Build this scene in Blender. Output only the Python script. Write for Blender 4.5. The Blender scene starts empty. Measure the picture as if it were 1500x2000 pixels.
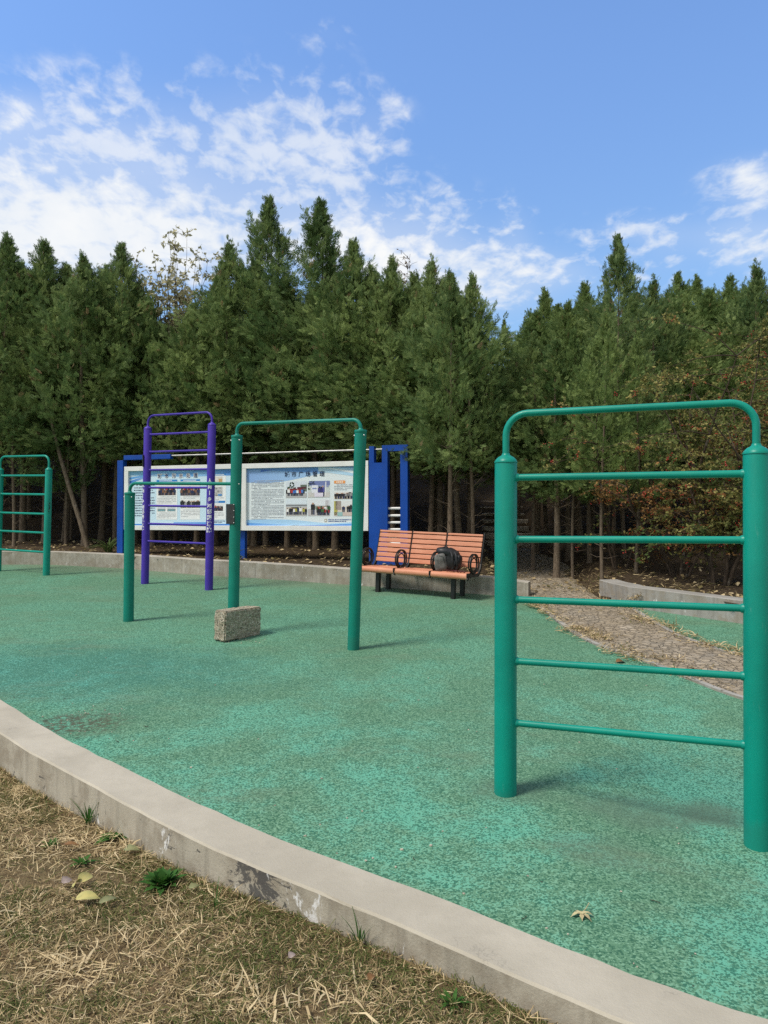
import bpy, bmesh, math, random
import numpy as np
from mathutils import Vector, Matrix, noise as mnoise
from mathutils.geometry import tessellate_polygon

random.seed(7)
RNG = np.random.default_rng(11)
SC = bpy.context.scene
COL = SC.collection
PI = math.pi
R = math.radians

# ------------------------------------------------------------------ camera
F = 1470.0
CAMZ = 1.5
PITCH = math.atan(20 / F)
cd = bpy.data.cameras.new("camera")
cam = bpy.data.objects.new("camera", cd)
COL.objects.link(cam)
cam.location = (0, 0, CAMZ)
cam.rotation_euler = (PI / 2 + PITCH, 0, 0)
cd.sensor_fit = 'VERTICAL'
cd.sensor_height = 36
cd.sensor_width = 27
cd.lens = 36 * F / 2000
cd.clip_start = .05
cd.clip_end = 3000
SC.camera = cam


def ray(u, v):
    x = (u - 750) / F
    y = (1000 - v) / F
    c, s = math.cos(PITCH), math.sin(PITCH)
    return Vector((x, c - y * s, s + y * c))


def at(u, v, Y):
    d = ray(u, v)
    return Vector((0, 0, CAMZ)) + d * (Y / d.y)


def sst(a, b, x):
    t = min(1, max(0, (x - a) / (b - a)))
    return t * t * (3 - 2 * t)


def interp(pts, x):
    if x <= pts[0][0]:
        return pts[0][1]
    for (a, b), (c, d) in zip(pts, pts[1:]):
        if x <= c:
            return b + (d - b) * (x - a) / (c - a)
    return pts[-1][1]


def court(x, y):
    dip = .075 * sst(.7, 1.9, x) * (1 - sst(4.2, 7.5, y)) * sst(2.2, 3.2, y)
    return -.263 + .068 * y - dip + .006 * math.sin(x * 1.3 + y * .7)


def ground(u, v, off=0.0):
    d = ray(u, v)
    t = 5.0
    for _ in range(60):
        p = Vector((0, 0, CAMZ)) + d * t
        t += (court(p.x, p.y) + off - p.z) / (d.z - .068 * d.y) * .9
    return Vector((0, 0, CAMZ)) + d * t


# front line of the walls behind the court (x, y)
BACK = [(-14, 14.6), (-7.2, 14.16), (-6.3, 14.14), (-4.71, 13.64), (-3.04, 12.77), (-2.3, 12.5), (-.345, 11.53), (1.53, 10.71), (2.02, 10.55)]
RIGHT = [(3.03, 10.6), (3.17, 9.8), (4.14, 8.73), (5.6, 7.5), (9, 5.4)]
LINE = BACK + [(2.4, 10.55)] + RIGHT[:1] + RIGHT[1:]


def line_y(x):
    return interp(LINE, x)


def path_x(y):
    return interp([(9, 2.55), (10.6, 2.5), (14, 2.75), (18, 2.94), (24, 3.4), (34, 4.2)], y)


STAIR_Y = 17.4


def hill(x, y):
    base = court(x, y) if y > 8 else -.263 + .068 * y
    k = sst(.45, .95, abs(x - path_x(y)))
    z = base + .215 * k * (1 - .5 * sst(16, 19, y))
    z += .035 * k * mnoise.noise(Vector((x * .9, y * .9, 3)))
    s = max(0, y - STAIR_Y)
    rise = .41 * s if s < 13 else .41 * 13 + .13 * (s - 13)
    if y > 100:
        rise -= .16 * (y - 100)
    z += rise * (1 if y > 0 else 0)
    return z + .15 * sst(19, 24, y) * mnoise.noise(Vector((x * .3, y * .3, 9)))


# ------------------------------------------------------------------ helpers
def link(o, parent=None):
    COL.objects.link(o)
    if parent is not None:
        o.parent = parent
    return o


def tag(o, label=None, cat=None, group=None, kind=None):
    if label:
        o['label'] = label
    if cat:
        o['category'] = cat
    if group:
        o['group'] = group
    if kind:
        o['kind'] = kind
    return o


def empty(name, loc, rz=0.0, label=None, cat=None, group=None):
    o = bpy.data.objects.new(name, None)
    o.empty_display_size = .1
    link(o)
    o.location = loc
    o.rotation_euler = (0, 0, rz)
    return tag(o, label, cat, group)


class MB:
    """collects shapes and links them as ONE mesh object"""

    def __init__(s):
        s.v, s.f, s.m, s.c, s.sm = [], [], [], [], []

    def add(s, vs, fs, mat=0, col=None, smooth=True):
        n = len(s.v)
        s.v += [tuple(v) for v in vs]
        for f in fs:
            s.f.append([i + n for i in f])
            s.m.append(mat)
            s.c.append(col or (1, 1, 1))
            s.sm.append(smooth)
        return s

    def box(s, c, size, bev=0.0, rot=None, mat=0, col=None, jit=0.0, segs=2):
        bm = bmesh.new()
        bmesh.ops.create_cube(bm, size=1)
        for v in bm.verts:
            v.co = Vector((v.co.x * size[0], v.co.y * size[1], v.co.z * size[2]))
            if jit:
                v.co += Vector([random.uniform(-jit, jit) for _ in range(3)])
        if bev > 0:
            bmesh.ops.bevel(bm, geom=list(bm.edges), offset=bev, segments=segs, affect='EDGES', profile=.5)
        M = Matrix.Translation(Vector(c)) @ (rot.to_4x4() if rot is not None else Matrix())
        bm.verts.index_update()
        s.add([M @ v.co for v in bm.verts], [[v.index for v in f.verts] for f in bm.faces], mat, col, smooth=False)
        bm.free()
        return s

    def tube(s, pts, rad, n=12, mat=0, cap=True, col=None, smooth=True):
        pts = [Vector(p) for p in pts]
        if not isinstance(rad, (list, tuple)):
            rad = [rad] * len(pts)
        T = []
        for i in range(len(pts)):
            a = pts[max(0, i - 1)]
            b = pts[min(len(pts) - 1, i + 1)]
            T.append((b - a).normalized())
        up = Vector((0, 0, 1)) if abs(T[0].z) < .9 else Vector((0, 1, 0))
        N = (up - T[0] * up.dot(T[0])).normalized()
        vs, fs = [], []
        for i, p in enumerate(pts):
            N = (N - T[i] * N.dot(T[i])).normalized()
            B = T[i].cross(N)
            for k in range(n):
                a = 2 * PI * k / n
                vs.append(p + (N * math.cos(a) + B * math.sin(a)) * rad[i])
        for i in range(len(pts) - 1):
            for k in range(n):
                k2 = (k + 1) % n
                fs.append([i * n + k, i * n + k2, (i + 1) * n + k2, (i + 1) * n + k])
        s.add(vs, fs, mat, col, smooth)
        if cap:
            s.add(vs[:n], [list(range(n))[::-1]], mat, col, False)
            s.add(vs[-n:], [list(range(n))], mat, col, False)
        return s

    def lathe(s, prof, c=(0, 0, 0), n=28, mat=0, smooth=True, M=None):
        vs, fs = [], []
        c = Vector(c)
        for r, z in prof:
            for k in range(n):
                a = 2 * PI * k / n
                p = Vector((r * math.cos(a), r * math.sin(a), z))
                vs.append((M @ p if M is not None else p) + c)
        for i in range(len(prof) - 1):
            for k in range(n):
                k2 = (k + 1) % n
                fs.append([i * n + k, i * n + k2, (i + 1) * n + k2, (i + 1) * n + k])
        return s.add(vs, fs, mat, None, smooth)

    def quad(s, a, b, c, d, mat=0, col=None):
        return s.add([a, b, c, d], [[0, 1, 2, 3]], mat, col, False)

    def build(s, name, mats, parent=None, attr=None):
        me = bpy.data.meshes.new(name)
        me.from_pydata(s.v, [], s.f)
        if not isinstance(mats, (list, tuple)):
            mats = [mats]
        for m in mats:
            me.materials.append(m)
        me.polygons.foreach_set('material_index', s.m)
        me.polygons.foreach_set('use_smooth', s.sm)
        if attr:
            a = me.color_attributes.new(attr, 'FLOAT_COLOR', 'CORNER')
            cc = []
            for f, c in zip(s.f, s.c):
                cc += [c[0], c[1], c[2], 1.0] * len(f)
            a.data.foreach_set('color', cc)
        me.update()
        return link(bpy.data.objects.new(name, me), parent)


def np_mesh(name, V, Q, mat, tint=None, mi=None):
    """mesh from numpy arrays; V (n,3), Q (m,4)"""
    me = bpy.data.meshes.new(name)
    me.vertices.add(len(V))
    me.vertices.foreach_set('co', np.ascontiguousarray(V, dtype=np.float32).ravel())
    k = Q.shape[1]
    me.loops.add(Q.size)
    me.loops.foreach_set('vertex_index', np.ascontiguousarray(Q, dtype=np.int32).ravel())
    me.polygons.add(len(Q))
    me.polygons.foreach_set('loop_start', np.arange(0, Q.size, k, dtype=np.int32))
    me.polygons.foreach_set('loop_total', np.full(len(Q), k, dtype=np.int32))
    for m in (mat if isinstance(mat, (list, tuple)) else [mat]):
        me.materials.append(m)
    if mi is not None:
        me.polygons.foreach_set('material_index', mi.astype(np.int32))
    if tint is not None:
        a = me.attributes.new('tint', 'FLOAT', 'POINT')
        a.data.foreach_set('value', tint.astype(np.float32))
    me.update(calc_edges=True)
    me.validate()
    return me


# ------------------------------------------------------------------ materials
class NT:
    def __init__(s, name):
        s.mat = bpy.data.materials.new(name)
        s.mat.use_nodes = True
        s.t = s.mat.node_tree
        s.t.nodes.clear()
        s.out = s.n('ShaderNodeOutputMaterial')

    def n(s, typ, **kw):
        nd = s.t.nodes.new(typ)
        for k, v in kw.items():
            if k.startswith('i_'):
                nd.inputs[k[2:].replace('_', ' ')].default_value = v
            else:
                setattr(nd, k, v)
        return nd

    def l(s, a, b):
        s.t.links.new(a, b)

    def val(s, x, sock):
        if isinstance(x, (int, float)):
            sock.default_value = x
        elif isinstance(x, tuple):
            sock.default_value = (*x, 1) if len(x) == 3 and len(sock.default_value) == 4 else x
        else:
            s.l(x, sock)

    def math(s, op, a, b=0.0, c=0.0, clamp=False):
        nd = s.n('ShaderNodeMath', operation=op, use_clamp=clamp)
        s.val(a, nd.inputs[0])
        s.val(b, nd.inputs[1])
        s.val(c, nd.inputs[2])
        return nd.outputs[0]

    def mix(s, f, a, b, blend='MIX'):
        nd = s.n('ShaderNodeMix', data_type='RGBA', blend_type=blend)
        s.val(f, nd.inputs[0])
        s.val(a, nd.inputs[6])
        s.val(b, nd.inputs[7])
        return nd.outputs[2]

    def noise(s, vec, scale, detail=4, rough=.55, dist=0.0, col=False):
        nd = s.n('ShaderNodeTexNoise')
        nd.inputs['Scale'].default_value = scale
        nd.inputs['Detail'].default_value = detail
        nd.inputs['Roughness'].default_value = rough
        nd.inputs['Distortion'].default_value = dist
        if vec is not None:
            s.l(vec, nd.inputs['Vector'])
        return nd.outputs[1 if col else 0]

    def step(s, x, a, b):
        nd = s.n('ShaderNodeMapRange', interpolation_type='SMOOTHSTEP')
        s.val(x, nd.inputs[0])
        s.val(a, nd.inputs[1])
        s.val(b, nd.inputs[2])
        return nd.outputs[0]

    def pos(s):
        return s.n('ShaderNodeNewGeometry').outputs['Position']

    def obj(s):
        return s.n('ShaderNodeTexCoord').outputs['Object']

    def xyz(s, v):
        nd = s.n('ShaderNodeSeparateXYZ')
        s.l(v, nd.inputs[0])
        return nd.outputs

    def attr(s, name):
        nd = s.n('ShaderNodeAttribute', attribute_name=name)
        return nd

    def mapping(s, vec, scale=(1, 1, 1), rot=(0, 0, 0)):
        nd = s.n('ShaderNodeMapping')
        nd.inputs['Scale'].default_value = scale
        nd.inputs['Rotation'].default_value = rot
        s.l(vec, nd.inputs[0])
        return nd.outputs[0]

    def bump(s, h, strength=.3, dist=.01):
        nd = s.n('ShaderNodeBump')
        nd.inputs['Strength'].default_value = strength
        nd.inputs['Distance'].default_value = dist
        s.l(h, nd.inputs['Height'])
        return nd.outputs[0]

    def bsdf(s, col, rough=.6, nrm=None, metal=0.0, spec=.5, coat=0.0):
        b = s.n('ShaderNodeBsdfPrincipled')
        s.val(col, b.inputs['Base Color'])
        s.val(rough, b.inputs['Roughness'])
        b.inputs['Metallic'].default_value = metal
        b.inputs['Specular IOR Level'].default_value = spec
        b.inputs['Coat Weight'].default_value = coat
        if nrm is not None:
            s.l(nrm, b.inputs['Normal'])
        return b.outputs[0]

    def done(s, sh):
        s.l(sh, s.out.inputs[0])
        return s.mat


def srgb(r, g, b):
    f = lambda c: (c / 255 / 12.92) if c / 255 <= .04045 else ((c / 255 + .055) / 1.055) ** 2.4
    return (f(r), f(g), f(b))


def paint(name, base, dark, rough=.38, chip=None):
    t = NT(name)
    p = t.obj()
    big = t.noise(p, 3.2, 4)
    c = t.mix(t.step(big, .35, .7), base, dark)
    fine = t.noise(t.mapping(p, (6, 6, 1.2)), 9, 5, .65)
    c = t.mix(t.math('MULTIPLY', t.step(fine, .62, .78), .10), c, (.45, .5, .46))
    if chip:
        ch = t.noise(p, 26, 4, .7)
        c = t.mix(t.step(ch, .735, .76), c, chip)
    sc_ = t.noise(t.mapping(p, (5, 5, 22), (.5, .3, 0)), 6, 4, .7)
    c = t.mix(t.math('MULTIPLY', t.math('MULTIPLY', t.step(sc_, .66, .70), t.step(big, .5, .62)), .55), c, tuple(k * .35 + .01 for k in dark))
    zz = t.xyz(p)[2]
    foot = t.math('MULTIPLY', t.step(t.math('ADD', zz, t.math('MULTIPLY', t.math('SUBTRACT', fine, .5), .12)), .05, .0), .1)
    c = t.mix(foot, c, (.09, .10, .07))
    r = t.math('ADD', t.math('MULTIPLY', fine, .25), rough - .1)
    return t.done(t.bsdf(c, r, t.bump(t.noise(p, 60, 3), .06, .004), spec=.32))


M = {}
M['green'] = paint('green_paint', (.001, .265, .20), (.001, .222, .17), .36)
M['green_dull'] = paint('dull_green_paint', (.003, .20, .148), (.002, .17, .125), .38)
M['purple'] = paint('purple_paint', (.062, .032, .36), (.048, .026, .30), .4, (.16, .12, .1))
M['blue'] = paint('blue_paint', (.003, .062, .36), (.002, .05, .30), .4)
M['black'] = paint('black_iron', (.012, .013, .014), (.02, .02, .02), .36)


def simple(name, col, rough=.5, metal=0.0, var=.25, scale=12):
    t = NT(name)
    n = t.noise(t.obj(), scale, 5)
    d = tuple(c * (1 - var) for c in col)
    return t.done(t.bsdf(t.mix(t.step(n, .3, .7), col, d), rough, t.bump(n, .1, .004), metal))


M['steel'] = simple('brushed_steel', (.38, .385, .39), .45, .9, .3)
M['bolt'] = simple('bolt_metal', (.7, .7, .68), .35, .6)
M['plate'] = simple('dark_plate', (.045, .048, .05), .4, .3, .4, 40)
M['white'] = simple('white_frame', (.78, .79, .78), .45, 0, .1, 6)


def m_slat():
    t = NT('orange_slat')
    p = t.mapping(t.obj(), (1.2, 14, 14))
    n = t.noise(p, 4, 5, .6)
    c = t.mix(t.step(n, .3, .72), (.62, .27, .165), (.52, .21, .12))
    s = t.noise(t.obj(), 5, 4)
    c = t.mix(t.math('MULTIPLY', t.step(s, .5, .75), .4), c, (.68, .34, .22))
    return t.done(t.bsdf(c, .55, t.bump(n, .12, .003), spec=.35))


M['slat'] = m_slat()


def m_court():
    t = NT('rubber_court')
    p = t.pos()
    x, y, z = t.xyz(p)
    big = t.noise(p, .75, 5, .62, .4)
    mid = t.noise(p, 3.6, 5, .65)
    patch = t.step(t.math('ADD', t.math('MULTIPLY', big, .72), t.math('MULTIPLY', mid, .28)), .42, .6)
    # near side of the court is less walked and keeps more of its bright top colour
    keep = t.step(y, 8.5, 2.2)
    patch = t.math('MULTIPLY', patch, t.math('ADD', t.math('MULTIPLY', keep, .6), .4))
    v = t.n('ShaderNodeTexVoronoi', feature='F1')
    v.inputs['Scale'].default_value = 128
    v.inputs['Randomness'].default_value = 1
    t.l(p, v.inputs['Vector'])
    cell = t.xyz(v.outputs['Color'])[0]
    g2 = t.noise(p, 62, 4, .75)
    gran = t.math('ADD', t.math('MULTIPLY', cell, .55), t.math('MULTIPLY', g2, .45))
    # share of bright granules follows the patches
    thr = t.math('SUBTRACT', .68, t.math('MULTIPLY', patch, .28))
    fl = t.step(gran, t.math('SUBTRACT', thr, .08), t.math('ADD', thr, .06))
    dull = t.mix(t.noise(p, 9, 4), (.13, .275, .165), (.078, .19, .115))
    dark = t.mix(patch, (.04, .13, .078), (.024, .13, .09))
    base = t.mix(t.step(gran, .30, .47), dark, dull)
    bright = t.mix(patch, (.18, .345, .225), (.125, .41, .295))
    c = t.mix(fl, base, bright)
    tealish = t.mix(t.math('MULTIPLY', patch, .2), c, (.09, .32, .22))
    c = tealish

    def blob(cx, cy, rx, ry, soft=.35):
        a = t.math('POWER', t.math('DIVIDE', t.math('SUBTRACT', x, cx), rx), 2)
        b = t.math('POWER', t.math('DIVIDE', t.math('SUBTRACT', y, cy), ry), 2)
        d = t.math('SQRT', t.math('ADD', a, b))
        d = t.math('ADD', d, t.math('MULTIPLY', t.math('SUBTRACT', t.noise(p, 2.6, 5, .7), .5), 1.1))
        return t.step(d, 1.15, soft)

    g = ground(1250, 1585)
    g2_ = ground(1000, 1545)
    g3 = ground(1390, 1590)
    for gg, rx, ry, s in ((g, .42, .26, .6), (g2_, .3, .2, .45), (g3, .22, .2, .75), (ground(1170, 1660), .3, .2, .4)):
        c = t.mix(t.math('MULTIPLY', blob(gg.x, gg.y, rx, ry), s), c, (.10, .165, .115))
    g = ground(110, 1310)
    c = t.mix(t.math('MULTIPLY', blob(g.x, g.y, 2.4, 1.3, .2), .5), c, t.mix(fl, (.022, .15, .125), (.07, .33, .30)))
    g = ground(140, 1415)
    c = t.mix(t.math('MULTIPLY', t.math('MULTIPLY', blob(g.x, g.y, .42, .3), t.step(t.noise(p, 22, 5, .8), .4, .6)), .9), c, (.075, .065, .042))
    # dusty brown film that has washed up in streaks
    dust = t.step(t.noise(t.mapping(p, (.35, 1.1, 1)), 1.5, 6, .7), .53, .75)
    c = t.mix(t.math('MULTIPLY', dust, .38), c, (.17, .2, .13))
    wx = t.step(t.math('SUBTRACT', t.math('ADD', t.math('MULTIPLY', x, .42), y), 0), 10.2, 11.7)
    c = t.mix(t.math('MULTIPLY', wx, t.math('MULTIPLY', t.noise(p, 3, 5, .7), .85)), c, (.2, .2, .14))
    sp = t.noise(p, 42, 2, .5)
    c = t.mix(t.step(sp, .735, .765), c, (.035, .035, .025))
    return t.done(t.bsdf(c, .82, t.bump(gran, .75, .008), spec=.25))


M['court'] = m_court()


def m_concrete(name, base, dirty, stain=.0, tone=1.0):
    t = NT(name)
    p = t.pos()
    g = t.n('ShaderNodeNewGeometry')
    nz = t.xyz(g.outputs['Normal'])[2]
    side = t.step(nz, .75, .3)
    n1 = t.noise(p, 2.3, 6, .6, .3)
    n2 = t.noise(p, 14, 6, .7)
    c = t.mix(t.step(n1, .32, .7), base, dirty)
    c = t.mix(t.math('MULTIPLY', t.step(n2, .45, .75), .3), c, tuple(k * .7 for k in base))
    streak = t.noise(t.mapping(p, (9, 9, .8)), 1.6, 5, .65)
    c = t.mix(t.math('MULTIPLY', side, t.math('MULTIPLY', t.step(streak, .45, .68), .5)), c, tuple(k * .55 for k in dirty))
    if stain:
        q = at(480, 1722, 2.9)
        near = t.n('ShaderNodeVectorMath', operation='DISTANCE')
        t.l(p, near.inputs[0])
        near.inputs[1].default_value = q
        spot = t.step(near.outputs['Value'], .5, .1)
        c = t.mix(t.math('MULTIPLY', side, t.math('ADD', .1, t.math('MULTIPLY', t.step(t.noise(p, 5, 6, .7), .42, .62), .6))), c, (.25, .215, .165))
        blot = t.noise(t.mapping(p, (1, 1, 2.2)), 5.0, 8, .76, .6)
        m = t.math('MULTIPLY', side, t.step(t.math('ADD', blot, t.math('MULTIPLY', spot, .075)), .605, .63))
        c = t.mix(t.math('MULTIPLY', m, stain), c, (.06, .06, .062))
        wh = t.noise(t.mapping(p, (1.4, 1.4, .8)), 6.3, 6, .7, .5)
        c = t.mix(t.math('MULTIPLY', side, t.math('MULTIPLY', t.step(t.math('ADD', wh, t.math('MULTIPLY', spot, .07)), .625, .675), .9)), c, (.72, .72, .71))
    # hairline cracks on top
    v = t.n('ShaderNodeTexVoronoi', feature='DISTANCE_TO_EDGE')
    v.inputs['Scale'].default_value = 1.1
    vv = t.n('ShaderNodeVectorMath', operation='ADD')
    t.l(p, vv.inputs[0])
    sc = t.n('ShaderNodeVectorMath', operation='SCALE')
    t.l(t.noise(p, 3.5, 5, .6, col=True), sc.inputs[0])
    sc.inputs[3].default_value = .5
    t.l(sc.outputs[0], vv.inputs[1])
    t.l(vv.outputs[0], v.inputs['Vector'])
    cr = t.math('MULTIPLY', t.step(v.outputs['Distance'], .005, .001), t.step(n1, .56, .62))
    c = t.mix(t.math('MULTIPLY', cr, .28), c, (.16, .15, .13))
    pit = t.noise(p, 70, 3, .6)
    c = t.mix(t.step(pit, .72, .78), c, tuple(k * .45 for k in base))
    h = t.math('ADD', t.math('MULTIPLY', n2, .6), t.math('MULTIPLY', t.noise(p, 120, 3), .3))
    return t.done(t.bsdf(c, .9, t.bump(h, .45, .01), spec=.2))


M['wall_near'] = m_concrete('weathered_concrete', (.46, .425, .35), (.375, .345, .28), .85)
M['wall_back'] = m_concrete('pale_concrete', (.46, .43, .38), (.33, .31, .27), .35)
M['wall_grey'] = m_concrete('grey_concrete', (.36, .35, .33), (.28, .27, .25), .3)


def m_soil(name, cols, scale=1.0):
    t = NT(name)
    p = t.pos()
    n = t.noise(p, 2.2 * scale, 6, .7)
    n2 = t.noise(p, 30 * scale, 5, .8)
    n3 = t.noise(t.mapping(p, (1, 1, 1), (0, 0, .7)), 85 * scale, 4, .8)
    c = t.mix(t.step(n, .35, .65), cols[0], cols[1])
    c = t.mix(t.step(n2, .42, .62), c, cols[2])
    c = t.mix(t.math('MULTIPLY', t.step(n3, .56, .7), .75), c, cols[3])
    h = t.math('ADD', n2, t.math('MULTIPLY', n3, .6))
    return t.done(t.bsdf(c, .95, t.bump(h, .9, .03), spec=.1))


M['soil'] = m_soil('lawn_soil', [(.31, .22, .125), (.22, .18, .09), (.17, .12, .065), (.48, .37, .22)])
M['litter'] = m_soil('leaf_litter', [(.10, .073, .046), (.07, .05, .033), (.05, .036, .023), (.18, .13, .075)], .8)


def m_path():
    t = NT('stone_path')
    p = t.pos()
    v = t.n('ShaderNodeTexVoronoi', feature='DISTANCE_TO_EDGE')
    v.inputs['Scale'].default_value = 11
    v2 = t.n('ShaderNodeTexVoronoi', feature='F1')
    v2.inputs['Scale'].default_value = 11
    w = t.n('ShaderNodeVectorMath', operation='ADD')
    sc = t.n('ShaderNodeVectorMath', operation='SCALE')
    t.l(t.noise(p, 6, 4, col=True), sc.inputs[0])
    sc.inputs[3].default_value = .22
    t.l(p, w.inputs[0])
    t.l(sc.outputs[0], w.inputs[1])
    t.l(w.outputs[0], v.inputs['Vector'])
    t.l(w.outputs[0], v2.inputs['Vector'])
    cc = t.xyz(v2.outputs['Color'])
    c = t.mix(cc[0], (.30, .255, .195), (.47, .405, .31))
    c = t.mix(t.math('MULTIPLY', cc[1], .6), c, (.20, .19, .17))
    c = t.mix(t.math('MULTIPLY', t.step(cc[2], .86, .95), .5), c, (.42, .38, .31))
    n = t.noise(p, 1.6, 6, .7)
    n2 = t.noise(p, 24, 5, .75)
    gap = t.step(v.outputs['Distance'], .07, .0)
    c = t.mix(t.math('MULTIPLY', gap, t.math('MULTIPLY', n2, .6)), c, (.15, .125, .095))
    c = t.mix(t.math('MULTIPLY', t.step(n, .32, .55), .7), c, t.mix(t.step(n2, .35, .65), (.22, .175, .125), (.41, .34, .24)))
    c = t.mix(t.math('MULTIPLY', t.step(n2, .55, .75), .4), c, (.30, .24, .16))
    n5 = t.noise(p, 2.4, 5, .65)
    c = t.mix(t.math('MULTIPLY', t.step(n5, .52, .66), .5), c, (.50, .44, .36))
    c = t.mix(t.math('MULTIPLY', t.step(n5, .45, .3), .5), c, (.22, .19, .15))
    h = t.math('ADD', t.step(v.outputs['Distance'], 0, .12), t.math('MULTIPLY', n2, .5))
    return t.done(t.bsdf(c, .9, t.bump(h, .9, .03), spec=.15))


M['path'] = m_path()


def m_bark(name, a, b):
    t = NT(name)
    p = t.obj()
    n = t.noise(t.mapping(p, (9, 9, 1.6)), 5, 6, .7)
    c = t.mix(t.step(n, .35, .65), a, b)
    l = t.noise(p, 5, 5, .7)
    c = t.mix(t.math('MULTIPLY', t.step(l, .58, .7), .6), c, (.34, .31, .26))
    return t.done(t.bsdf(c, .9, t.bump(n, .7, .02), spec=.15))


M['bark'] = m_bark('cypress_bark', (.21, .165, .12), (.11, .085, .062))
M['twig'] = m_bark('shrub_bark', (.10, .075, .055), (.055, .04, .03))


def m_leaf(name, a, b, c3=None, trans=.3, rnd=.25):
    t = NT(name)
    at_ = t.attr('tint').outputs['Fac']
    oi = t.n('ShaderNodeObjectInfo').outputs['Random']
    n = t.noise(t.obj(), 1.1, 3)
    f = t.math('ADD', t.math('MULTIPLY', at_, .62), t.math('ADD', t.math('MULTIPLY', n, .35), t.math('MULTIPLY', t.math('SUBTRACT', oi, .5), rnd)), clamp=True)
    c = t.mix(t.step(f, .2, .9), a, b)
    if c3:
        c = t.mix(t.step(at_, .93, .97), c, c3)
    d = t.bsdf(c, .65, spec=.18)
    tr = t.n('ShaderNodeBsdfTranslucent')
    t.l(c, tr.inputs[0])
    m = t.n('ShaderNodeMixShader')
    m.inputs[0].default_value = trans
    t.l(d, m.inputs[1])
    t.l(tr.outputs[0], m.inputs[2])
    return t.done(m.outputs[0])


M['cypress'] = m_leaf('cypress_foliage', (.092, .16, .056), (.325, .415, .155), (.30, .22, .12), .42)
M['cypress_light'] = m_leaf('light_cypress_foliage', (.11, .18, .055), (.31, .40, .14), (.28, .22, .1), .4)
M['berry_leaf'] = m_leaf('autumn_leaf', (.095, .14, .04), (.44, .36, .125), (.40, .17, .07), rnd=.1)
M['red_leaf'] = m_leaf('russet_leaf', (.13, .085, .03), (.36, .20, .07), (.36, .11, .05), rnd=.1)
M['dry_leaf'] = m_leaf('pale_dry_leaf', (.40, .38, .22), (.66, .62, .42), rnd=0)
M['berry'] = simple('red_berry', (.36, .022, .012), .35)
M['weed'] = m_leaf('weed_leaf', (.03, .10, .018), (.085, .22, .04), rnd=.1)
M['strap_leaf'] = m_leaf('strap_leaf', (.05, .085, .025), (.15, .21, .065), rnd=.1)


def m_blade():
    t = NT('grass_blade')
    a = t.attr('tint').outputs['Fac']
    r = t.n('ShaderNodeValToRGB')
    els = r.color_ramp.elements
    els[0].position = 0
    els[0].color = (.055, .085, .02, 1)
    els[1].position = 1
    els[1].color = (.74, .61, .38, 1)
    for p_, c in ((.22, (.13, .15, .045, 1)), (.42, (.22, .165, .08, 1)), (.68, (.52, .40, .22, 1))):
        e = els.new(p_)
        e.color = c
    t.l(a, r.inputs[0])
    d = t.bsdf(r.outputs[0], .75, spec=.2)
    tr = t.n('ShaderNodeBsdfTranslucent')
    t.l(r.outputs[0], tr.inputs[0])
    m = t.n('ShaderNodeMixShader')
    m.inputs[0].default_value = .2
    t.l(d, m.inputs[1])
    t.l(tr.outputs[0], m.inputs[2])
    return t.done(m.outputs[0])


M['blade'] = m_blade()


def m_granite():
    t = NT('rough_granite')
    p = t.obj()
    n = t.noise(p, 24, 6, .75, .4)
    v = t.n('ShaderNodeTexVoronoi')
    v.inputs['Scale'].default_value = 130
    t.l(p, v.inputs['Vector'])
    s = t.xyz(v.outputs['Color'])[0]
    c = t.mix(t.step(n, .35, .68), (.27, .235, .175), (.46, .405, .305))
    c = t.mix(t.step(s, .86, .93), c, (.66, .62, .52))
    c = t.mix(t.step(s, .12, .05), c, (.05, .045, .04))
    h = t.math('ADD', n, t.math('MULTIPLY', t.noise(p, 60, 5, .7), .5))
    return t.done(t.bsdf(c, .9, t.bump(h, .7, .03), spec=.2))


M['granite'] = m_granite()
M['step'] = m_concrete('stair_stone', (.46, .41, .34), (.35, .30, .25), 0)


def m_print():
    t = NT('printed_sheet')
    c = t.attr('Col').outputs['Color']
    return t.done(t.bsdf(c, .35, spec=.4))


M['print'] = m_print()
M['bag'] = simple('black_nylon', (.014, .015, .018), .6, 0, .5, 30)
M['bag_grey'] = simple('grey_nylon', (.17, .165, .16), .75, 0, .45, 18)
M['bag_blue'] = simple('slate_nylon', (.018, .02, .026), .5, 0, .5, 30)
M['cord'] = simple('dark_red_cord', (.10, .012, .014), .6, 0, .7, 60)


def m_fallen(name, a, b):
    t = NT(name)
    n = t.noise(t.obj(), 30, 5, .6)
    return t.done(t.bsdf(t.mix(t.step(n, .35, .65), a, b), .6, t.bump(n, .3, .003), spec=.3))


M['leaf_yellow'] = m_fallen('yellow_leaf', (.50, .44, .16), (.38, .36, .14))
M['leaf_green'] = m_fallen('green_grey_leaf', (.24, .25, .12), (.17, .18, .09))
M['leaf_grey'] = m_fallen('grey_leaf', (.36, .29, .26), (.24, .19, .17))
M['leaf_brown'] = m_fallen('brown_leaf', (.22, .11, .04), (.13, .07, .03))
M['leaf_cream'] = m_fallen('cream_leaf', (.50, .45, .25), (.38, .32, .18))
M['crumb'] = simple('stone_crumb', (.55, .50, .40), .8, 0, .4, 80)
# ------------------------------------------------------------------ light and sky
SUN_EL, SUN_AZ = R(56), R(238)      # azimuth clockwise from +y: the sun stands behind the camera's left shoulder
w = bpy.data.worlds.new("World")
SC.world = w
w.use_nodes = True
nt = w.node_tree
nt.nodes.clear()


class WT(NT):
    def __init__(s):
        s.t = nt
        s.out = s.n('ShaderNodeOutputWorld')


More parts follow.
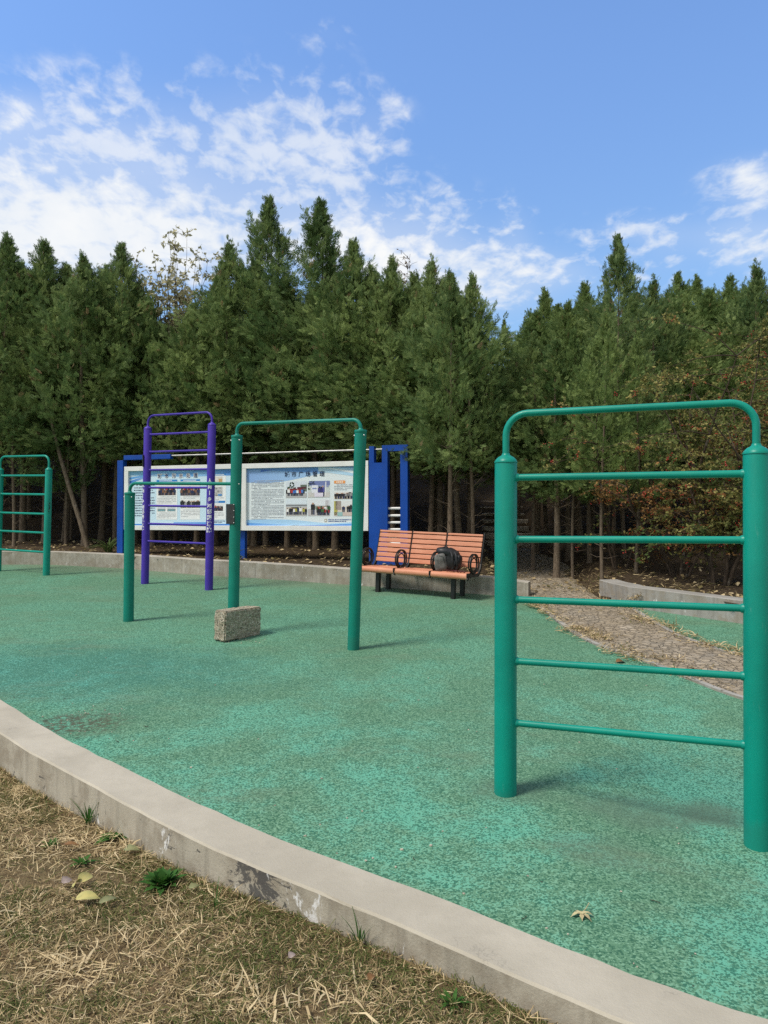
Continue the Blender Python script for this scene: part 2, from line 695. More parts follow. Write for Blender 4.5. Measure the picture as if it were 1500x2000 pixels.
t = WT()
sky = t.n('ShaderNodeTexSky', sky_type='NISHITA')
sky.sun_disc = False
sky.sun_elevation = SUN_EL
sky.sun_rotation = SUN_AZ
sky.altitude = 300
sky.air_density = 1.0
sky.dust_density = .5
sky.ozone_density = 2.2
d = t.n('ShaderNodeTexCoord').outputs['Generated']
dx, dy, dz = t.xyz(d)
ay = t.math('MAXIMUM', t.math('ABSOLUTE', dy), .02)
U = t.math('DIVIDE', dx, ay)
V = t.math('DIVIDE', dz, ay)
# cloud layer: a plane high above, so that clouds flatten towards the horizon
hz = t.math('ADD', t.math('MAXIMUM', dz, 0), .16)
cv = t.n('ShaderNodeCombineXYZ')
t.l(t.math('DIVIDE', dx, hz), cv.inputs[0])
t.l(t.math('DIVIDE', dy, hz), cv.inputs[1])
cp = t.mapping(cv.outputs[0], (1, .8, 1), (0, 0, .45))
n_big = t.noise(cp, 2.6, 8, .6, .4)
n_fine = t.noise(t.mapping(cv.outputs[0], (1.0, .75, 1), (0, 0, -.25)), 19.0, 5, .55, .25)
n_wisp = t.noise(t.mapping(cv.outputs[0], (.6, 1.6, 1), (0, 0, .5)), 4, 7, .65, 1.2)


def blob(u, v, a, b, s=1.0):
    u, v, a, b = (u - 750) / F, (1020 - v) / F, a / F, b / F
    e = t.math('ADD', t.math('POWER', t.math('DIVIDE', t.math('SUBTRACT', U, u), a), 2), t.math('POWER', t.math('DIVIDE', t.math('SUBTRACT', V, v), b), 2))
    return t.math('MULTIPLY', t.math('EXPONENT', t.math('MULTIPLY', e, -1)), s)


def total(bs):
    m = bs[0]
    for b in bs[1:]:
        m = t.math('ADD', m, b)
    return m


thick = total([blob(90, 440, 330, 130, 1.0), blob(430, 470, 270, 90, .62), blob(920, 545, 175, 70, 1.0), blob(1520, 350, 120, 46, 1.0),
               blob(1480, 470, 110, 60, .75), blob(20, 220, 60, 40, .5), blob(700, 480, 130, 70, .5), blob(-500, 400, 500, 200, .8), blob(2100, 420, 350, 120, .8)])
thin = total([blob(180, 290, 300, 140, 1.0), blob(560, 250, 170, 120, .72), blob(600, 350, 130, 90, .7), blob(840, 430, 110, 70, .75), blob(1010, 440, 40, 60, .5),
              blob(1260, 450, 120, 35, .75), blob(1130, 530, 130, 35, .5), blob(640, 60, 60, 30, .35), blob(745, 235, 50, 70, .35), blob(1300, 500, 60, 50, .4)])
tk = t.math('ADD', thick, t.math('ADD', t.math('MULTIPLY', t.math('SUBTRACT', n_big, .5), 1.7), t.math('MULTIPLY', t.math('SUBTRACT', n_fine, .5), 1.9)))
tk = t.math('MULTIPLY', t.math('POWER', t.step(tk, .1, 1.25), .9), t.step(thick, .05, .3))
tn = t.math('ADD', t.math('MULTIPLY', thin, .62), t.math('ADD', t.math('MULTIPLY', t.math('SUBTRACT', n_fine, .5), 2.3), t.math('MULTIPLY', t.math('SUBTRACT', n_big, .5), 1.1)))
tn = t.math('MULTIPLY', t.math('MULTIPLY', t.step(tn, .08, .95), t.step(thin, .05, .3)), .7)
cov = t.math('MAXIMUM', tk, tn)
veil = t.math('MULTIPLY', t.step(t.math('ADD', thick, t.math('MULTIPLY', thin, .5)), .05, 1.0), .34)
cov = t.math('MAXIMUM', cov, veil)
# broken cloud added unseen overhead and behind the viewer to whiten blue ambient light
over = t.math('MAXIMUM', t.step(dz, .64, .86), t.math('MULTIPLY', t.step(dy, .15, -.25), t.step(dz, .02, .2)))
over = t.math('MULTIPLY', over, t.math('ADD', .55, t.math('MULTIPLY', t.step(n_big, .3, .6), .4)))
shade = t.mix(t.step(n_big, .35, .7), (5.2, 5.5, 5.9), (6.1, 6.15, 6.15))
tone = t.mix(t.step(dz, .12, .6), (.98, 1.08, 1.09), (1.27, 1.47, 1.70))
blue = t.mix(1.0, sky.outputs[0], tone, 'MULTIPLY')
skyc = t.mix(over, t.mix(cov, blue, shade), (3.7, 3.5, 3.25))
bg = t.n('ShaderNodeBackground')
bg.inputs[1].default_value = .137
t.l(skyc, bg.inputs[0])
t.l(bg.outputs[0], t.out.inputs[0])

sl = bpy.data.lights.new('sun', 'SUN')
so = link(bpy.data.objects.new('sun', sl))
sl.energy = 3.1
sl.angle = R(14)
sl.color = (1, .93, .81)
sdir = Vector((math.sin(SUN_AZ) * math.cos(SUN_EL), math.cos(SUN_AZ) * math.cos(SUN_EL), math.sin(SUN_EL)))
so.rotation_euler = sdir.to_track_quat('Z', 'Y').to_euler()
so.location = sdir * 60
SC.view_settings.view_transform = 'Standard'
SC.view_settings.look = 'None'
SC.view_settings.gamma = 1
SC.view_settings.exposure = .22
SC.cycles.max_bounces = 6
SC.cycles.diffuse_bounces = 3
SC.cycles.transparent_max_bounces = 4
SC.cycles.caustics_reflective = False
SC.cycles.caustics_refractive = False
SC.cycles.use_denoising = False

# ------------------------------------------------------------------ walls: plan lines
WALLTOP = .2


def top_z(x, y):
    return -.263 + .068 * y + WALLTOP


def wallpt(u, v):
    d_ = ray(u, v)
    tt = (CAMZ - (-.263 + WALLTOP)) / (.068 * d_.y - d_.z)
    return Vector((0, 0, CAMZ)) + d_ * tt


inner = [(0, 1364), (60, 1402), (120, 1438), (224, 1488), (304, 1528), (420, 1584), (600, 1658), (804, 1730), (972, 1796), (1098, 1847), (1236, 1898), (1404, 1958), (1500, 1991)]
IN = [wallpt(u, v).to_2d() for u, v in inner]
IN = [Vector((-11.5, 13.2)), Vector((-9.4, 11.4)), Vector((-7.2, 9.35)), Vector((-5.2, 7.5)), Vector((-3.7, 6.15))] + IN + [Vector((2.2, 1.72)), Vector((4, 1.1)), Vector((8, .3))]


def smooth_line(pts, step=.12):
    """Catmull-Rom resample"""
    out = []
    P = [pts[0] * 2 - pts[1]] + pts + [pts[-1] * 2 - pts[-2]]
    for i in range(1, len(P) - 2):
        a, b, c, d_ = P[i - 1:i + 3]
        n = max(2, int((c - b).length / step))
        for k in range(n):
            s = k / n
            out.append(.5 * ((2 * b) + (c - a) * s + (2 * a - 5 * b + 4 * c - d_) * s * s + (3 * b - a - 3 * c + d_) * s ** 3))
    out.append(pts[-1])
    return out


# even out the traced curve a little, then offset it for the outer edge
INs = smooth_line(IN)
for _ in range(6):
    INs = [INs[0]] + [(a + b * 2 + c) / 4 for a, b, c in zip(INs, INs[1:], INs[2:])] + [INs[-1]]


def normals(pts):
    N = []
    for i in range(len(pts)):
        d_ = (pts[min(i + 1, len(pts) - 1)] - pts[max(i - 1, 0)]).normalized()
        N.append(Vector((d_.y, -d_.x)))
    return N


def wall_strip(pts, N, th, zt, zb, name, mat, ends=True, wob=.005, chip=.009):
    """a cast wall following a plan line; pts = one edge, N points across it"""
    mb = MB()
    prof = []
    vs = []
    m = 9
    for i, (p, n) in enumerate(zip(pts, N)):
        q = lambda s: p + n * (th * s)
        z = zt(p.x, p.y)
        wz = wob * mnoise.noise(Vector((p.x * 2, p.y * 2, 5)))
        e = chip * (mnoise.noise(Vector((p.x * 6, p.y * 6, 1))) + .6 * mnoise.noise(Vector((p.x * 17, p.y * 17, 1))))
        e2 = chip * (mnoise.noise(Vector((p.x * 6, p.y * 6, 8))) + .6 * mnoise.noise(Vector((p.x * 17, p.y * 17, 8))))
        b = .008
        zb_ = zb(p.x, p.y)
        a0, a1 = q(0), q(1)
        row = [(q(0), zb_), (q(0) + n * e * .5, z - .1), (q(0) + n * (e * .6), z - b + wz), (q(b / th) + n * e, z + wz), (q(.5), z + wz * 1.4),
               (q(1 - b / th) + n * e2, z + wz), (q(1) + n * e2 * .6, z - b + wz), (q(1) + n * e2 * .5, z - .1), (q(1), zb_)]
        vs += [(a.x, a.y, zz) for a, zz in row]
    fs = []
    for i in range(len(pts) - 1):
        for k in range(m - 1):
            fs.append([i * m + k, (i + 1) * m + k, (i + 1) * m + k + 1, i * m + k + 1])
    mb.add(vs, fs, smooth=False)
    if ends:
        mb.add(vs[:m], [list(range(m))], smooth=False)
        mb.add(vs[-m:], [list(range(m))[::-1]], smooth=False)
    return mb.build(name, mat)


TH = .245
Nn = normals(INs)
ow = wall_strip(INs, Nn, TH, top_z, lambda x, y: min(-.4, court(x, y) - .2), 'concrete_wall', M['wall_near'])
tag(ow, 'long curving low concrete wall between dry grass and green court, stained outer face', 'wall')
OUT = [p + n * TH for p, n in zip(INs, Nn)]

BACKv = [Vector(p) for p in BACK]


def poly_fine(pts, step=.15):
    out = []
    for a, b in zip(pts, pts[1:]):
        n = max(1, int((b - a).length / step))
        out += [a + (b - a) * (k / n) for k in range(n)]
    return out + [pts[-1]]


bp = poly_fine(BACKv)


def zt_back(x, y):
    return -.263 + .068 * y + .255 - .05 * sst(1.55, 2.02, x)


bn = [-n for n in normals(bp)]
bw = wall_strip(bp, bn, .26, zt_back, lambda x, y: court(x, y) - .3, 'concrete_wall', M['wall_back'])
tag(bw, 'low pale concrete wall along the back edge of the court, behind the bench and below the notice board', 'wall')
rp = poly_fine([Vector(p) for p in RIGHT])
rn = [-n for n in normals(rp)]
rw = wall_strip(rp, rn, .27, lambda x, y: -.263 + .068 * y + .265 - .03 * sst(9.6, 10.6, y), lambda x, y: court(x, y) - .3, 'concrete_wall', M['wall_grey'])
tag(rw, 'short grey concrete wall with angled corner beyond the stone path, in front of the berry shrubs', 'wall')


# ------------------------------------------------------------------ ground sheets
def side(pts, x, y):
    """signed distance to a plan line (positive on the left of its direction)"""
    best, sg = 1e9, 1
    for a, b in zip(pts, pts[1:]):
        ab = b - a
        ap = Vector((x - a.x, y - a.y))
        s = min(1, max(0, ap.dot(ab) / ab.dot(ab)))
        dd = (ap - ab * s)
        if dd.length < best:
            best = dd.length
            sg = 1 if ab.x * ap.y - ab.y * ap.x > 0 else -1
    return best * sg


INc = INs[::4] + [INs[-1]]


def grid_sheet(name, x0, x1, y0, y1, st, zf, keep, mat):
    nx, ny = int((x1 - x0) / st), int((y1 - y0) / st)
    vid, vs, fs = {}, [], []

    def vi(i, j):
        if (i, j) not in vid:
            x, y = x0 + i * st, y0 + j * st
            vid[i, j] = len(vs)
            vs.append((x, y, zf(x, y)))
        return vid[i, j]

    for i in range(nx):
        for j in range(ny):
            if keep(x0 + (i + .5) * st, y0 + (j + .5) * st):
                fs.append([vi(i, j), vi(i + 1, j), vi(i + 1, j + 1), vi(i, j + 1)])
    me = bpy.data.meshes.new(name)
    me.from_pydata(vs, [], fs)
    me.materials.append(mat)
    me.polygons.foreach_set('use_smooth', [True] * len(fs))
    o = link(bpy.data.objects.new(name, me))
    return tag(o, kind='structure')


PLINE = [Vector(p) for p in LINE]
grid_sheet('court', -12, 9, .3, 14.9, .12, court,
           lambda x, y: side(INc, x, y) > -.14 and y < line_y(x) + .13, M['court'])
hillside = grid_sheet('hillside', -16, 14, 5, 34, .25, hill, lambda x, y: (y > line_y(x) + .12), M['litter'])
far = MB()
gx = [-600, -250, -100, -40, -16, -8, 0, 7, 14, 40, 100, 250, 600]
gy = [33.9, 38, 45, 60, 85, 130, 250, 700]
vs = [(x, y, hill(x, min(y, 100)) - (0 if y < 100 else .02 * (y - 100))) for y in gy for x in gx]
nx = len(gx)
far.add(vs, [[j * nx + i, j * nx + i + 1, (j + 1) * nx + i + 1, (j + 1) * nx + i] for j in range(len(gy) - 1) for i in range(nx - 1)])
tag(far.build('far_hillside', M['litter']), kind='structure')
base = MB()
base.quad((-900, -900, -1.2), (900, -900, -1.2), (900, 900, -1.2), (-900, 900, -1.2))
tag(base.build('ground', M['soil']), kind='structure')


def lawn_z(x, y):
    return .018 + .014 * mnoise.noise(Vector((x * 1.6, y * 1.6, 2))) + .03 * sst(0, -2, x) * sst(3, 6, y) + max(0, y - 4.2) * .06 - .075 * sst(.2, 1.5, x)


grid_sheet('lawn', -13, 9, -6, 14, .12, lawn_z, lambda x, y: side(INc, x, y) < -.1, M['soil'])

# the stone path: left and right edge in plan
le = [ground(u, v).to_2d() for u, v in ((1028, 1165), (1070, 1198), (1120, 1236), (1173, 1263), (1253, 1289), (1329, 1320), (1386, 1342), (1449, 1365))]
re_ = [ground(u, v).to_2d() for u, v in ((1230, 1187), (1272, 1213), (1329, 1244), (1386, 1263), (1449, 1280))]
le = [Vector((path_x(STAIR_Y) - .55, STAIR_Y)), Vector((path_x(14) - .6, 14)), Vector((path_x(12) - .6, 12))] + le + [Vector((3.6, 4.9)), Vector((5, 3.9)), Vector((9, 2.2))]
re_ = [Vector((path_x(STAIR_Y) + .55, STAIR_Y)), Vector((path_x(14) + .6, 14)), Vector((path_x(12) + .5, 12)), Vector((2.98, 10.5)), Vector((3.1, 9.85))] + re_ + [Vector((4.9, 6.5)), Vector((6, 5.4)), Vector((9, 3.6))]


def resample(pts, n):
    L = [0]
    for a, b in zip(pts, pts[1:]):
        L.append(L[-1] + (b - a).length)
    out, j = [], 0
    for k in range(n):
        s = L[-1] * k / (n - 1)
        while j < len(pts) - 2 and L[j + 1] < s:
            j += 1
        f = (s - L[j]) / max(1e-6, L[j + 1] - L[j])
        out.append(pts[j].lerp(pts[j + 1], min(1, f)))
    return out


LE, RE = resample(smooth_line(le), 120), resample(smooth_line(re_), 120)
pm = MB()
nc = 12


def path_z(x, y):
    zc = court(x, y)
    if y > line_y(x) - .1:
        zc = hill(x, y)
    elif y > 10.2:
        zc = max(zc, court(x, y))
    return zc + .02


vs = []
for a, b in zip(LE, RE):
    for k in range(nc + 1):
        p = a.lerp(b, k / nc)
        e = min(k, nc - k)
        vs.append((p.x, p.y, path_z(p.x, p.y) + (.018 * mnoise.noise(Vector((p.x * 3, p.y * 3, 7))) if e else -.012)))
pm.add(vs, [[i * (nc + 1) + k, (i + 1) * (nc + 1) + k, (i + 1) * (nc + 1) + k + 1, i * (nc + 1) + k + 1] for i in range(119) for k in range(nc)])
tag(pm.build('path', M['path']), kind='structure')


def curb(line, name):
    L = resample([p for p in line if p.y < 10.4], 70)
    mb = MB()
    n = [-x for x in normals(L)]
    vs, fs = [], []
    for p, q in zip(L, n):
        z = court(p.x, p.y)
        for s, zz in ((-.025, z - .1), (-.025, z + .018), (.03, z + .018), (.03, z - .1)):
            vs.append((p.x + q.x * s, p.y + q.y * s, zz))
    for i in range(len(L) - 1):
        for k in range(3):
            fs.append([i * 4 + k, i * 4 + k + 1, (i + 1) * 4 + k + 1, (i + 1) * 4 + k])
    mb.add(vs, fs, smooth=False)
    return tag(mb.build(name, M['wall_grey']), kind='structure')


curb(LE, 'path_kerb')
curb(RE, 'path_kerb')

# stone stair climbing the slope
sg_ = empty('stone_stair', (path_x(STAIR_Y), STAIR_Y, hill(path_x(STAIR_Y), STAIR_Y)), 0, 'rough stone slab stair climbing into the dark trees beyond the path', 'stair')
for k in range(19):
    y = k * .40
    mb = MB()
    wd = 1.12 + random.uniform(-.06, .06)
    cx = path_x(STAIR_Y + y) - path_x(STAIR_Y)
    cut = random.uniform(-.25, .25)
    for a, b in ((-wd / 2, cut - .006), (cut + .006, wd / 2)):
        mb.box((cx + (a + b) / 2 + random.uniform(-.02, .02), y + .2, .075 + .164 * k), (b - a, .46, .17), .02, jit=.014)
    mb.build('step', M['step'], sg_)

# ------------------------------------------------------------------ exercise frames
def arch_pts(x0, x1, z0, z1, r=.12, left=True, right=True):
    pts = []
    if left:
        pts.append((x0, 0, z0))
        for k in range(9):
            a = PI - PI / 2 * k / 8
            pts.append((x0 + r + r * math.cos(a), 0, z1 - r + r * math.sin(a)))
    else:
        pts.append((x0, 0, z1))
    if right:
        for k in range(9):
            a = PI / 2 - PI / 2 * k / 8
            pts.append((x1 - r + r * math.cos(a), 0, z1 - r + r * math.sin(a)))
        pts.append((x1, 0, z0))
    else:
        pts.append((x1, 0, z1))
    return pts


def ladder(A, B, roll, rungs, cap_l, cap_r, arch_l, arch_r, r_post, r_rung, mat, label, group, rungs_r=None):
    """wall-bar frame from post base A to post base B (world), rung heights above A"""
    v = B - A
    yaw = math.atan2(v.y, v.x)
    root = empty('exercise_ladder', A, yaw, label, 'exercise ladder', group)
    w_ = v.to_2d().length
    dz = v.z
    # lean of the whole frame: sheared sideways as it was set
    k = math.tan(roll)
    S = lambda x, z: Vector((x + k * z, 0, z - k * x))
    rr = rungs_r or rungs
    for x, zc, zb in ((0, cap_l, -.12), (w_, cap_r, dz - .12 + k * w_)):
        mb = MB()
        prof = [(r_post, zb), (r_post, (zb + zc) / 2), (r_post, zc), (r_post * .985, zc + .003)]
        ax = (S(0, 1) - S(0, 0)).normalized()
        Mx = Matrix(((1, 0, k), (0, 1, 0), (-k, 0, 1)))
        mb.lathe(prof, S(x, 0), 36, M=Mx)
        p = mb.build('post', mat, root)
        mb = MB()
        mb.lathe([(r_post + .0025, zc - .004), (r_post + .003, zc), (r_post * .95, zc + .012), (r_post * .72, zc + .027), (r_post * .45, zc + .036), (r_rung * 1.25, zc + .04), (r_rung * 1.1, zc + .05)], S(x, 0), 36, M=Mx)
        mb.build('cap', mat, p)
    pts = [S(x, z + (arch_r - arch_l) * (x / w_)) for x, _, z in arch_pts(0, w_, cap_l + .03, arch_l)]
    mb = MB()
    mb.tube(pts, r_rung, 18)
    mb.build('top_bar', mat, root)
    for a, b in zip(rungs, rr):
        mb = MB()
        p0, p1 = S(r_post * .8, a), S(w_ - r_post * .8, b)
        mb.tube([p0, p0.lerp(p1, .5), p1], r_rung, 16, cap=False)
        dd = (p1 - p0).normalized()
        for q, s in ((S(r_post, a), 1), (S(w_ - r_post, b), -1)):      # weld beads
            mb.tube([q - dd * s * .01, q + dd * s * .006, q + dd * s * .013], [r_rung * 1.35, r_rung * 1.25, r_rung * 1.0], 14, cap=False)
        mb.build('rung', mat, root)
    return root, S, w_


G_L = 'wall bar ladders on the court'
A = ground(987, 1549)
A.z = court(A.x, A.y)
Yr = A.y / 1.1153
B = at(1479, 1640, Yr)
B.z = court(B.x, B.y)
pz = lambda v, Y, z0: at(0, v, Y).z - z0
bigL = [pz(v, A.y, A.z) for v in (933, 1053, 1170, 1290, 1410)]
bigR = [pz(v, B.y, A.z) for v in (923, 1053, 1187, 1320, 1455)]
ladder(A, B, .004, bigL, pz(903, A.y, A.z), pz(884, B.y, A.z), pz(809, A.y, A.z), pz(783, B.y, A.z), .061, .0185, M['green'],
       'large green wall bar ladder nearest the camera, on the bright teal court', G_L, bigR)

B2 = at(90.5, 1124, 12.7)
B2.z = court(B2.x, B2.y)
A2 = Vector((B2.x - 1.10, B2.y + .55, 0))
A2.z = court(A2.x, A2.y)
hl = [pz(v, 12.7, B2.z) + .0 for v in (929, 966, 1004, 1041, 1078.7)]
dzz = B2.z - A2.z
k2 = .026
fix = lambda h: h + dzz + k2 * 1.23
lad2, S2, w2 = ladder(A2, B2, k2, [fix(h) for h in hl], fix(1.775), fix(1.775), fix(2.015), fix(2.015), .0565, .0185, M['green'],
                      'far left green ladder near the back wall corner, dark scribble on its post', G_L)
# scribble on its post
mb = MB()
for i, (zz, a0, a1) in enumerate(((1.21, .15, .5), (1.18, .05, .4), (1.15, .2, .45), (1.12, .0, .35), (1.13, .3, .5), (1.08, .02, .2))):
    pts = []
    for s in range(5):
        a = a0 + (a1 - a0) * s / 4 - .62
        z = zz + .012 * math.sin(s * 1.9 + i)
        q = S2(w2, z + dzz + .03)
        pts.append(q + Vector((math.cos(a) * .0575, -abs(math.sin(a)) * .0575, 0)))
    mb.tube(pts, .0035, 5)
mb.build('scribble', M['black'], [c for c in lad2.children if c.name.startswith('post')][1])

A3 = ground(283, 1140)
A3.z = court(A3.x, A3.y)
B3 = ground(408, 1152)
B3.z = court(B3.x, B3.y)
hp = [pz(v, A3.y, A3.z) for v in (849.3, 883, 918.3, 952.7, 987.7, 1022.7, 1056.7)]
k3 = .02
lad3, S3, w3 = ladder(A3, B3, k3, hp, pz(838, A3.y, A3.z), pz(837, A3.y, A3.z), pz(812.5, A3.y, A3.z), pz(812.5, A3.y, A3.z), .06, .0165, M['purple'],
                      'tall purple ladder with seven rungs in front of the notice board', 'wall bar ladders on the court')


def text_geo(s, size=1.0, bold=0.0, align='CENTER'):
    cu = bpy.data.curves.new('lettering', 'FONT')
    cu.body = s
    cu.size = size
    cu.offset = bold
    cu.align_x = align
    cu.align_y = 'CENTER'
    cu.resolution_u = 3
    o = bpy.data.objects.new('lettering', cu)
    COL.objects.link(o)
    dg = bpy.context.evaluated_depsgraph_get()
    me = o.evaluated_get(dg).to_mesh()
    vs = [v.co.copy() for v in me.vertices]
    fs = [list(p.vertices) for p in me.polygons]
    o.evaluated_get(dg).to_mesh_clear()
    bpy.data.objects.remove(o)
    bpy.data.curves.remove(cu)
    if vs:
        cx = (min(v.x for v in vs) + max(v.x for v in vs)) / 2
        cy = (min(v.y for v in vs) + max(v.y for v in vs)) / 2
        for v in vs:
            v.x -= cx
            v.y -= cy
    return vs, fs


M['letter'] = simple('worn_white_letters', (.8, .8, .84), .5, 0, .15, 40)
posts3 = [c for c in lad3.children if c.name.startswith('post')]
for pi, (x, ztop, zbot, ang, chars) in enumerate(((0, pz(948, A3.y, A3.z), pz(1031, A3.y, A3.z), -1.95, '人由丨乡河彩飘满院'),
                                                  (w3, pz(940, A3.y, A3.z), pz(1031, A3.y, A3.z), -1.16, '人由丨乡河彩飘满院'))):
    mb = MB()
    n = len(chars)
    for i, ch in enumerate(chars):
        z = ztop + (zbot - ztop) * i / (n - 1)
        vs_, fs_ = text_geo(ch, .080 if i > 3 else .064, .003)
        out = []
        for v_ in vs_:
            a = ang + v_.x / .0612
            out.append(S3(x, z + v_.y) + Vector((math.cos(a) * .0612, math.sin(a) * .0612, 0)))
        mb.add(out, fs_, smooth=False)
    mb.build('lettering', M['letter'], posts3[pi])
mb = MB()
q = S3(0, pz(900, A3.y, A3.z))
rz = Matrix.Rotation(-.75, 3, 'Z')
mb.box(q + rz @ Vector((0, -.066, 0)), (.10, .012, .19), .003, rz)
mb.build('name_plate', M['plate'], posts3[0])

# ------------------------------------------------------------------ stepped horizontal bars
p_lo = ground(251, 1213)
p_hi = ground(690, 1268)
p_mid = p_lo.lerp(p_hi, .506)
for p in (p_lo, p_hi, p_mid):
    p.z = court(p.x, p.y)
yawb = math.atan2(p_hi.y - p_lo.y, p_hi.x - p_lo.x)
hb = empty('horizontal_bars', p_lo, yawb, 'green three-post horizontal bars, one low and one high, with granite block at the middle', 'horizontal bars')
wb = (p_hi - p_lo).to_2d().length
wm = (p_mid - p_lo).to_2d().length
RP = .0595


def bar_post(x, z0, h, lean, bolts=True):
    """a post with a flat capped top; lean = sideways shift per metre of height"""
    mb = MB()
    S = lambda z: Vector((x + lean * z, 0, z0 + z))
    Mx = Matrix(((1, 0, lean), (0, 1, 0), (0, 0, 1)))
    mb.lathe([(RP, -.12), (RP, h * .5), (RP, h)], (x, 0, z0), 36, M=Mx)
    p = mb.build('post', M['green_dull'], hb)
    mb = MB()
    mb.lathe([(RP + .0015, h - .028), (RP + .003, h - .026), (RP + .003, h - .003), (RP, h), (RP * .5, h + .004), (.024, h + .008), (.021, h + .02)], (x, 0, z0), 36, M=Mx)
    mb.build('cap', M['green_dull'], p)
    if bolts:
        for a in (-2.55, -.45):
            mb = MB()
            c = S(h - .055) + Vector((math.cos(a) * RP, math.sin(a) * RP, 0))
            mb.lathe([(.0005, .009), (.006, .008), (.0085, .003), (.0085, -.004)], c, 12, M=Matrix.Rotation(a, 3, 'Z') @ Matrix.Rotation(PI / 2, 3, 'Y'))
            mb.build('bolt', M['bolt'], p)
    return p, S


zlo, zmid, zhi = 0, p_mid.z - p_lo.z, p_hi.z - p_lo.z
h_lo = at(0, 962, p_lo.y).z - p_lo.z
h_mid = at(0, 851, p_mid.y).z - p_mid.z
h_hi = at(0, 841, p_hi.y).z - p_hi.z
P1, S1 = bar_post(0, 0, h_lo, .008)
P2, S2_ = bar_post(wm, zmid, h_mid, .022)
P3, S3_ = bar_post(wb, zhi, h_hi, .038)
a = S1(h_lo)
zb_ = at(0, 944, p_lo.y).z - p_lo.z
zb2 = at(0, 945, p_mid.y).z - p_lo.z
mb = MB()
pts = arch_pts(a.x, S2_(1.5).x, h_lo, zb_, .09, True, False)
mb.tube([(x, 0, z + (zb2 - zb_) * max(0, (x - a.x)) / wm) for x, _, z in pts], .0185, 18)
q = Vector(pts[-1])
mb.build('low_bar', M['green_dull'], hb)
mb = MB()
a, b = S2_(h_mid), S3_(h_hi)
z1 = at(0, 828, p_mid.y).z - p_lo.z
z2 = at(0, 820.5, p_hi.y).z - p_lo.z
pts = arch_pts(a.x, b.x, a.z, z1, .085)
out = []
for x, _, z in pts:
    f = (x - a.x) / (b.x - a.x)
    zz = z + (z2 - z1) * f
    out.append((x, 0, zz))
out[-1] = (b.x, 0, b.z)
mb.tube(out, .0185, 18)
mb.build('high_bar', M['green_dull'], hb)
mb = MB()
c = S2_(at(0, 1004, p_mid.y).z - p_mid.z)
rz = Matrix.Rotation(-yawb - .38, 3, 'Z')
mb.box(c + rz @ Vector((-.022, -.064, 0)), (.105, .006, .215), .002, rz)
for dz_ in (-.09, -.03, .03, .09):
    pass
npl = mb.build('name_plate', M['plate'], P2)
for dz_ in (-.095, -.035, .035, .1):
    mb = MB()
    mb.lathe([(.0005, .006), (.005, .004), (.006, 0)], c + rz @ Vector((.024, -.067, dz_)), 10, M=rz @ Matrix.Rotation(PI / 2, 3, 'X'))
    mb.build('rivet', M['bolt'], P2)
mb = MB()
mb.lathe([(.0005, .006), (.007, .004), (.008, 0)], S2_(at(0, 946, p_mid.y).z - p_mid.z) + Vector((math.cos(-.35) * RP, math.sin(-.35) * RP, 0)), 12, M=Matrix.Rotation(-.35, 3, 'Z') @ Matrix.Rotation(PI / 2, 3, 'Y'))
mb.build('bolt', M['bolt'], P2)

# ------------------------------------------------------------------ granite block
g0 = ground(439.5, 1256)
g1 = ground(510, 1239)
g2 = ground(417.5, 1252)
yaw = math.atan2(g1.y - g0.y, g1.x - g0.x)
L_ = (g1 - g0).to_2d().length
W_ = .17
bm = bmesh.new()
bmesh.ops.create_cube(bm, size=1)
for v in bm.verts:
    v.co = Vector((v.co.x * L_, v.co.y * W_, v.co.z * .31))
bmesh.ops.bevel(bm, geom=list(bm.edges), offset=.012, segments=2, affect='EDGES')
bmesh.ops.subdivide_edges(bm, edges=list(bm.edges), cuts=11, use_grid_fill=True)
bmesh.ops.triangulate(bm, faces=[f for f in bm.faces if len(f.verts) > 4])
for v in bm.verts:
    p = v.co.copy()
    n_ = Vector((p.x / L_, p.y / W_, p.z / .31))
    d_ = .010 * mnoise.noise(p * 14) + .008 * mnoise.noise(p * 32) + .005 * mnoise.noise(p * 70)
    v.co += n_.normalized() * d_
me = bpy.data.meshes.new('granite_block')
bm.to_mesh(me)
bm.free()
me.materials.append(M['granite'])
gb = link(bpy.data.objects.new('granite_block', me))
cx = g0 + Vector((math.cos(yaw), math.sin(yaw), 0)) * L_ / 2 + Vector((-math.sin(yaw), math.cos(yaw), 0)) * W_ / 2
gb.location = (cx.x, cx.y, court(cx.x, cx.y) + .155)
gb.rotation_euler = (.035, .0, yaw)
tag(gb, 'rough grey brown granite block on the court at the foot of a green post', 'stone block')
# ------------------------------------------------------------------ notice board
BL = Vector((-4.84, 14.0, 0))
byaw = math.atan2(-1.43, 4.58)
z0 = hill(-4.0, 13.9)
nb = empty('notice_board', (BL.x, BL.y, z0), byaw, 'wide blue and white notice board with two printed panels behind the back wall', 'notice board')
Zb = lambda z: z - z0
mb = MB()
mb.box((-.065, .03, Zb(1.70)), (.125, .12, 1.9), .004)
mb.build('post', M['blue'], nb)
mb = MB()
mb.box((2.43, .09, Zb(1.55)), (.10, .09, 1.7), .004)
mb.build('post', M['blue'], nb)
mb = MB()
mb.box((.50, .03, Zb(2.70)), (1.0, .09, .085), .004)
mb.build('bracket', M['blue'], nb)
mb = MB()
mb.tube([(1.0, .03, Zb(2.715)), (3, .03, Zb(2.715)), (5.05, .03, Zb(2.715))], .015, 14)
mb.build('rail', M['steel'], nb)
# pylon: slab with a notch at the top and an open slot with rails
mb = MB()
zt_, zlow = 2.775, .35
dpt = .13


def slab(x0, x1, za, zc):
    mb.box(((x0 + x1) / 2, .03, (Zb(za) + Zb(zc)) / 2), (x1 - x0, dpt, zc - za), .0)


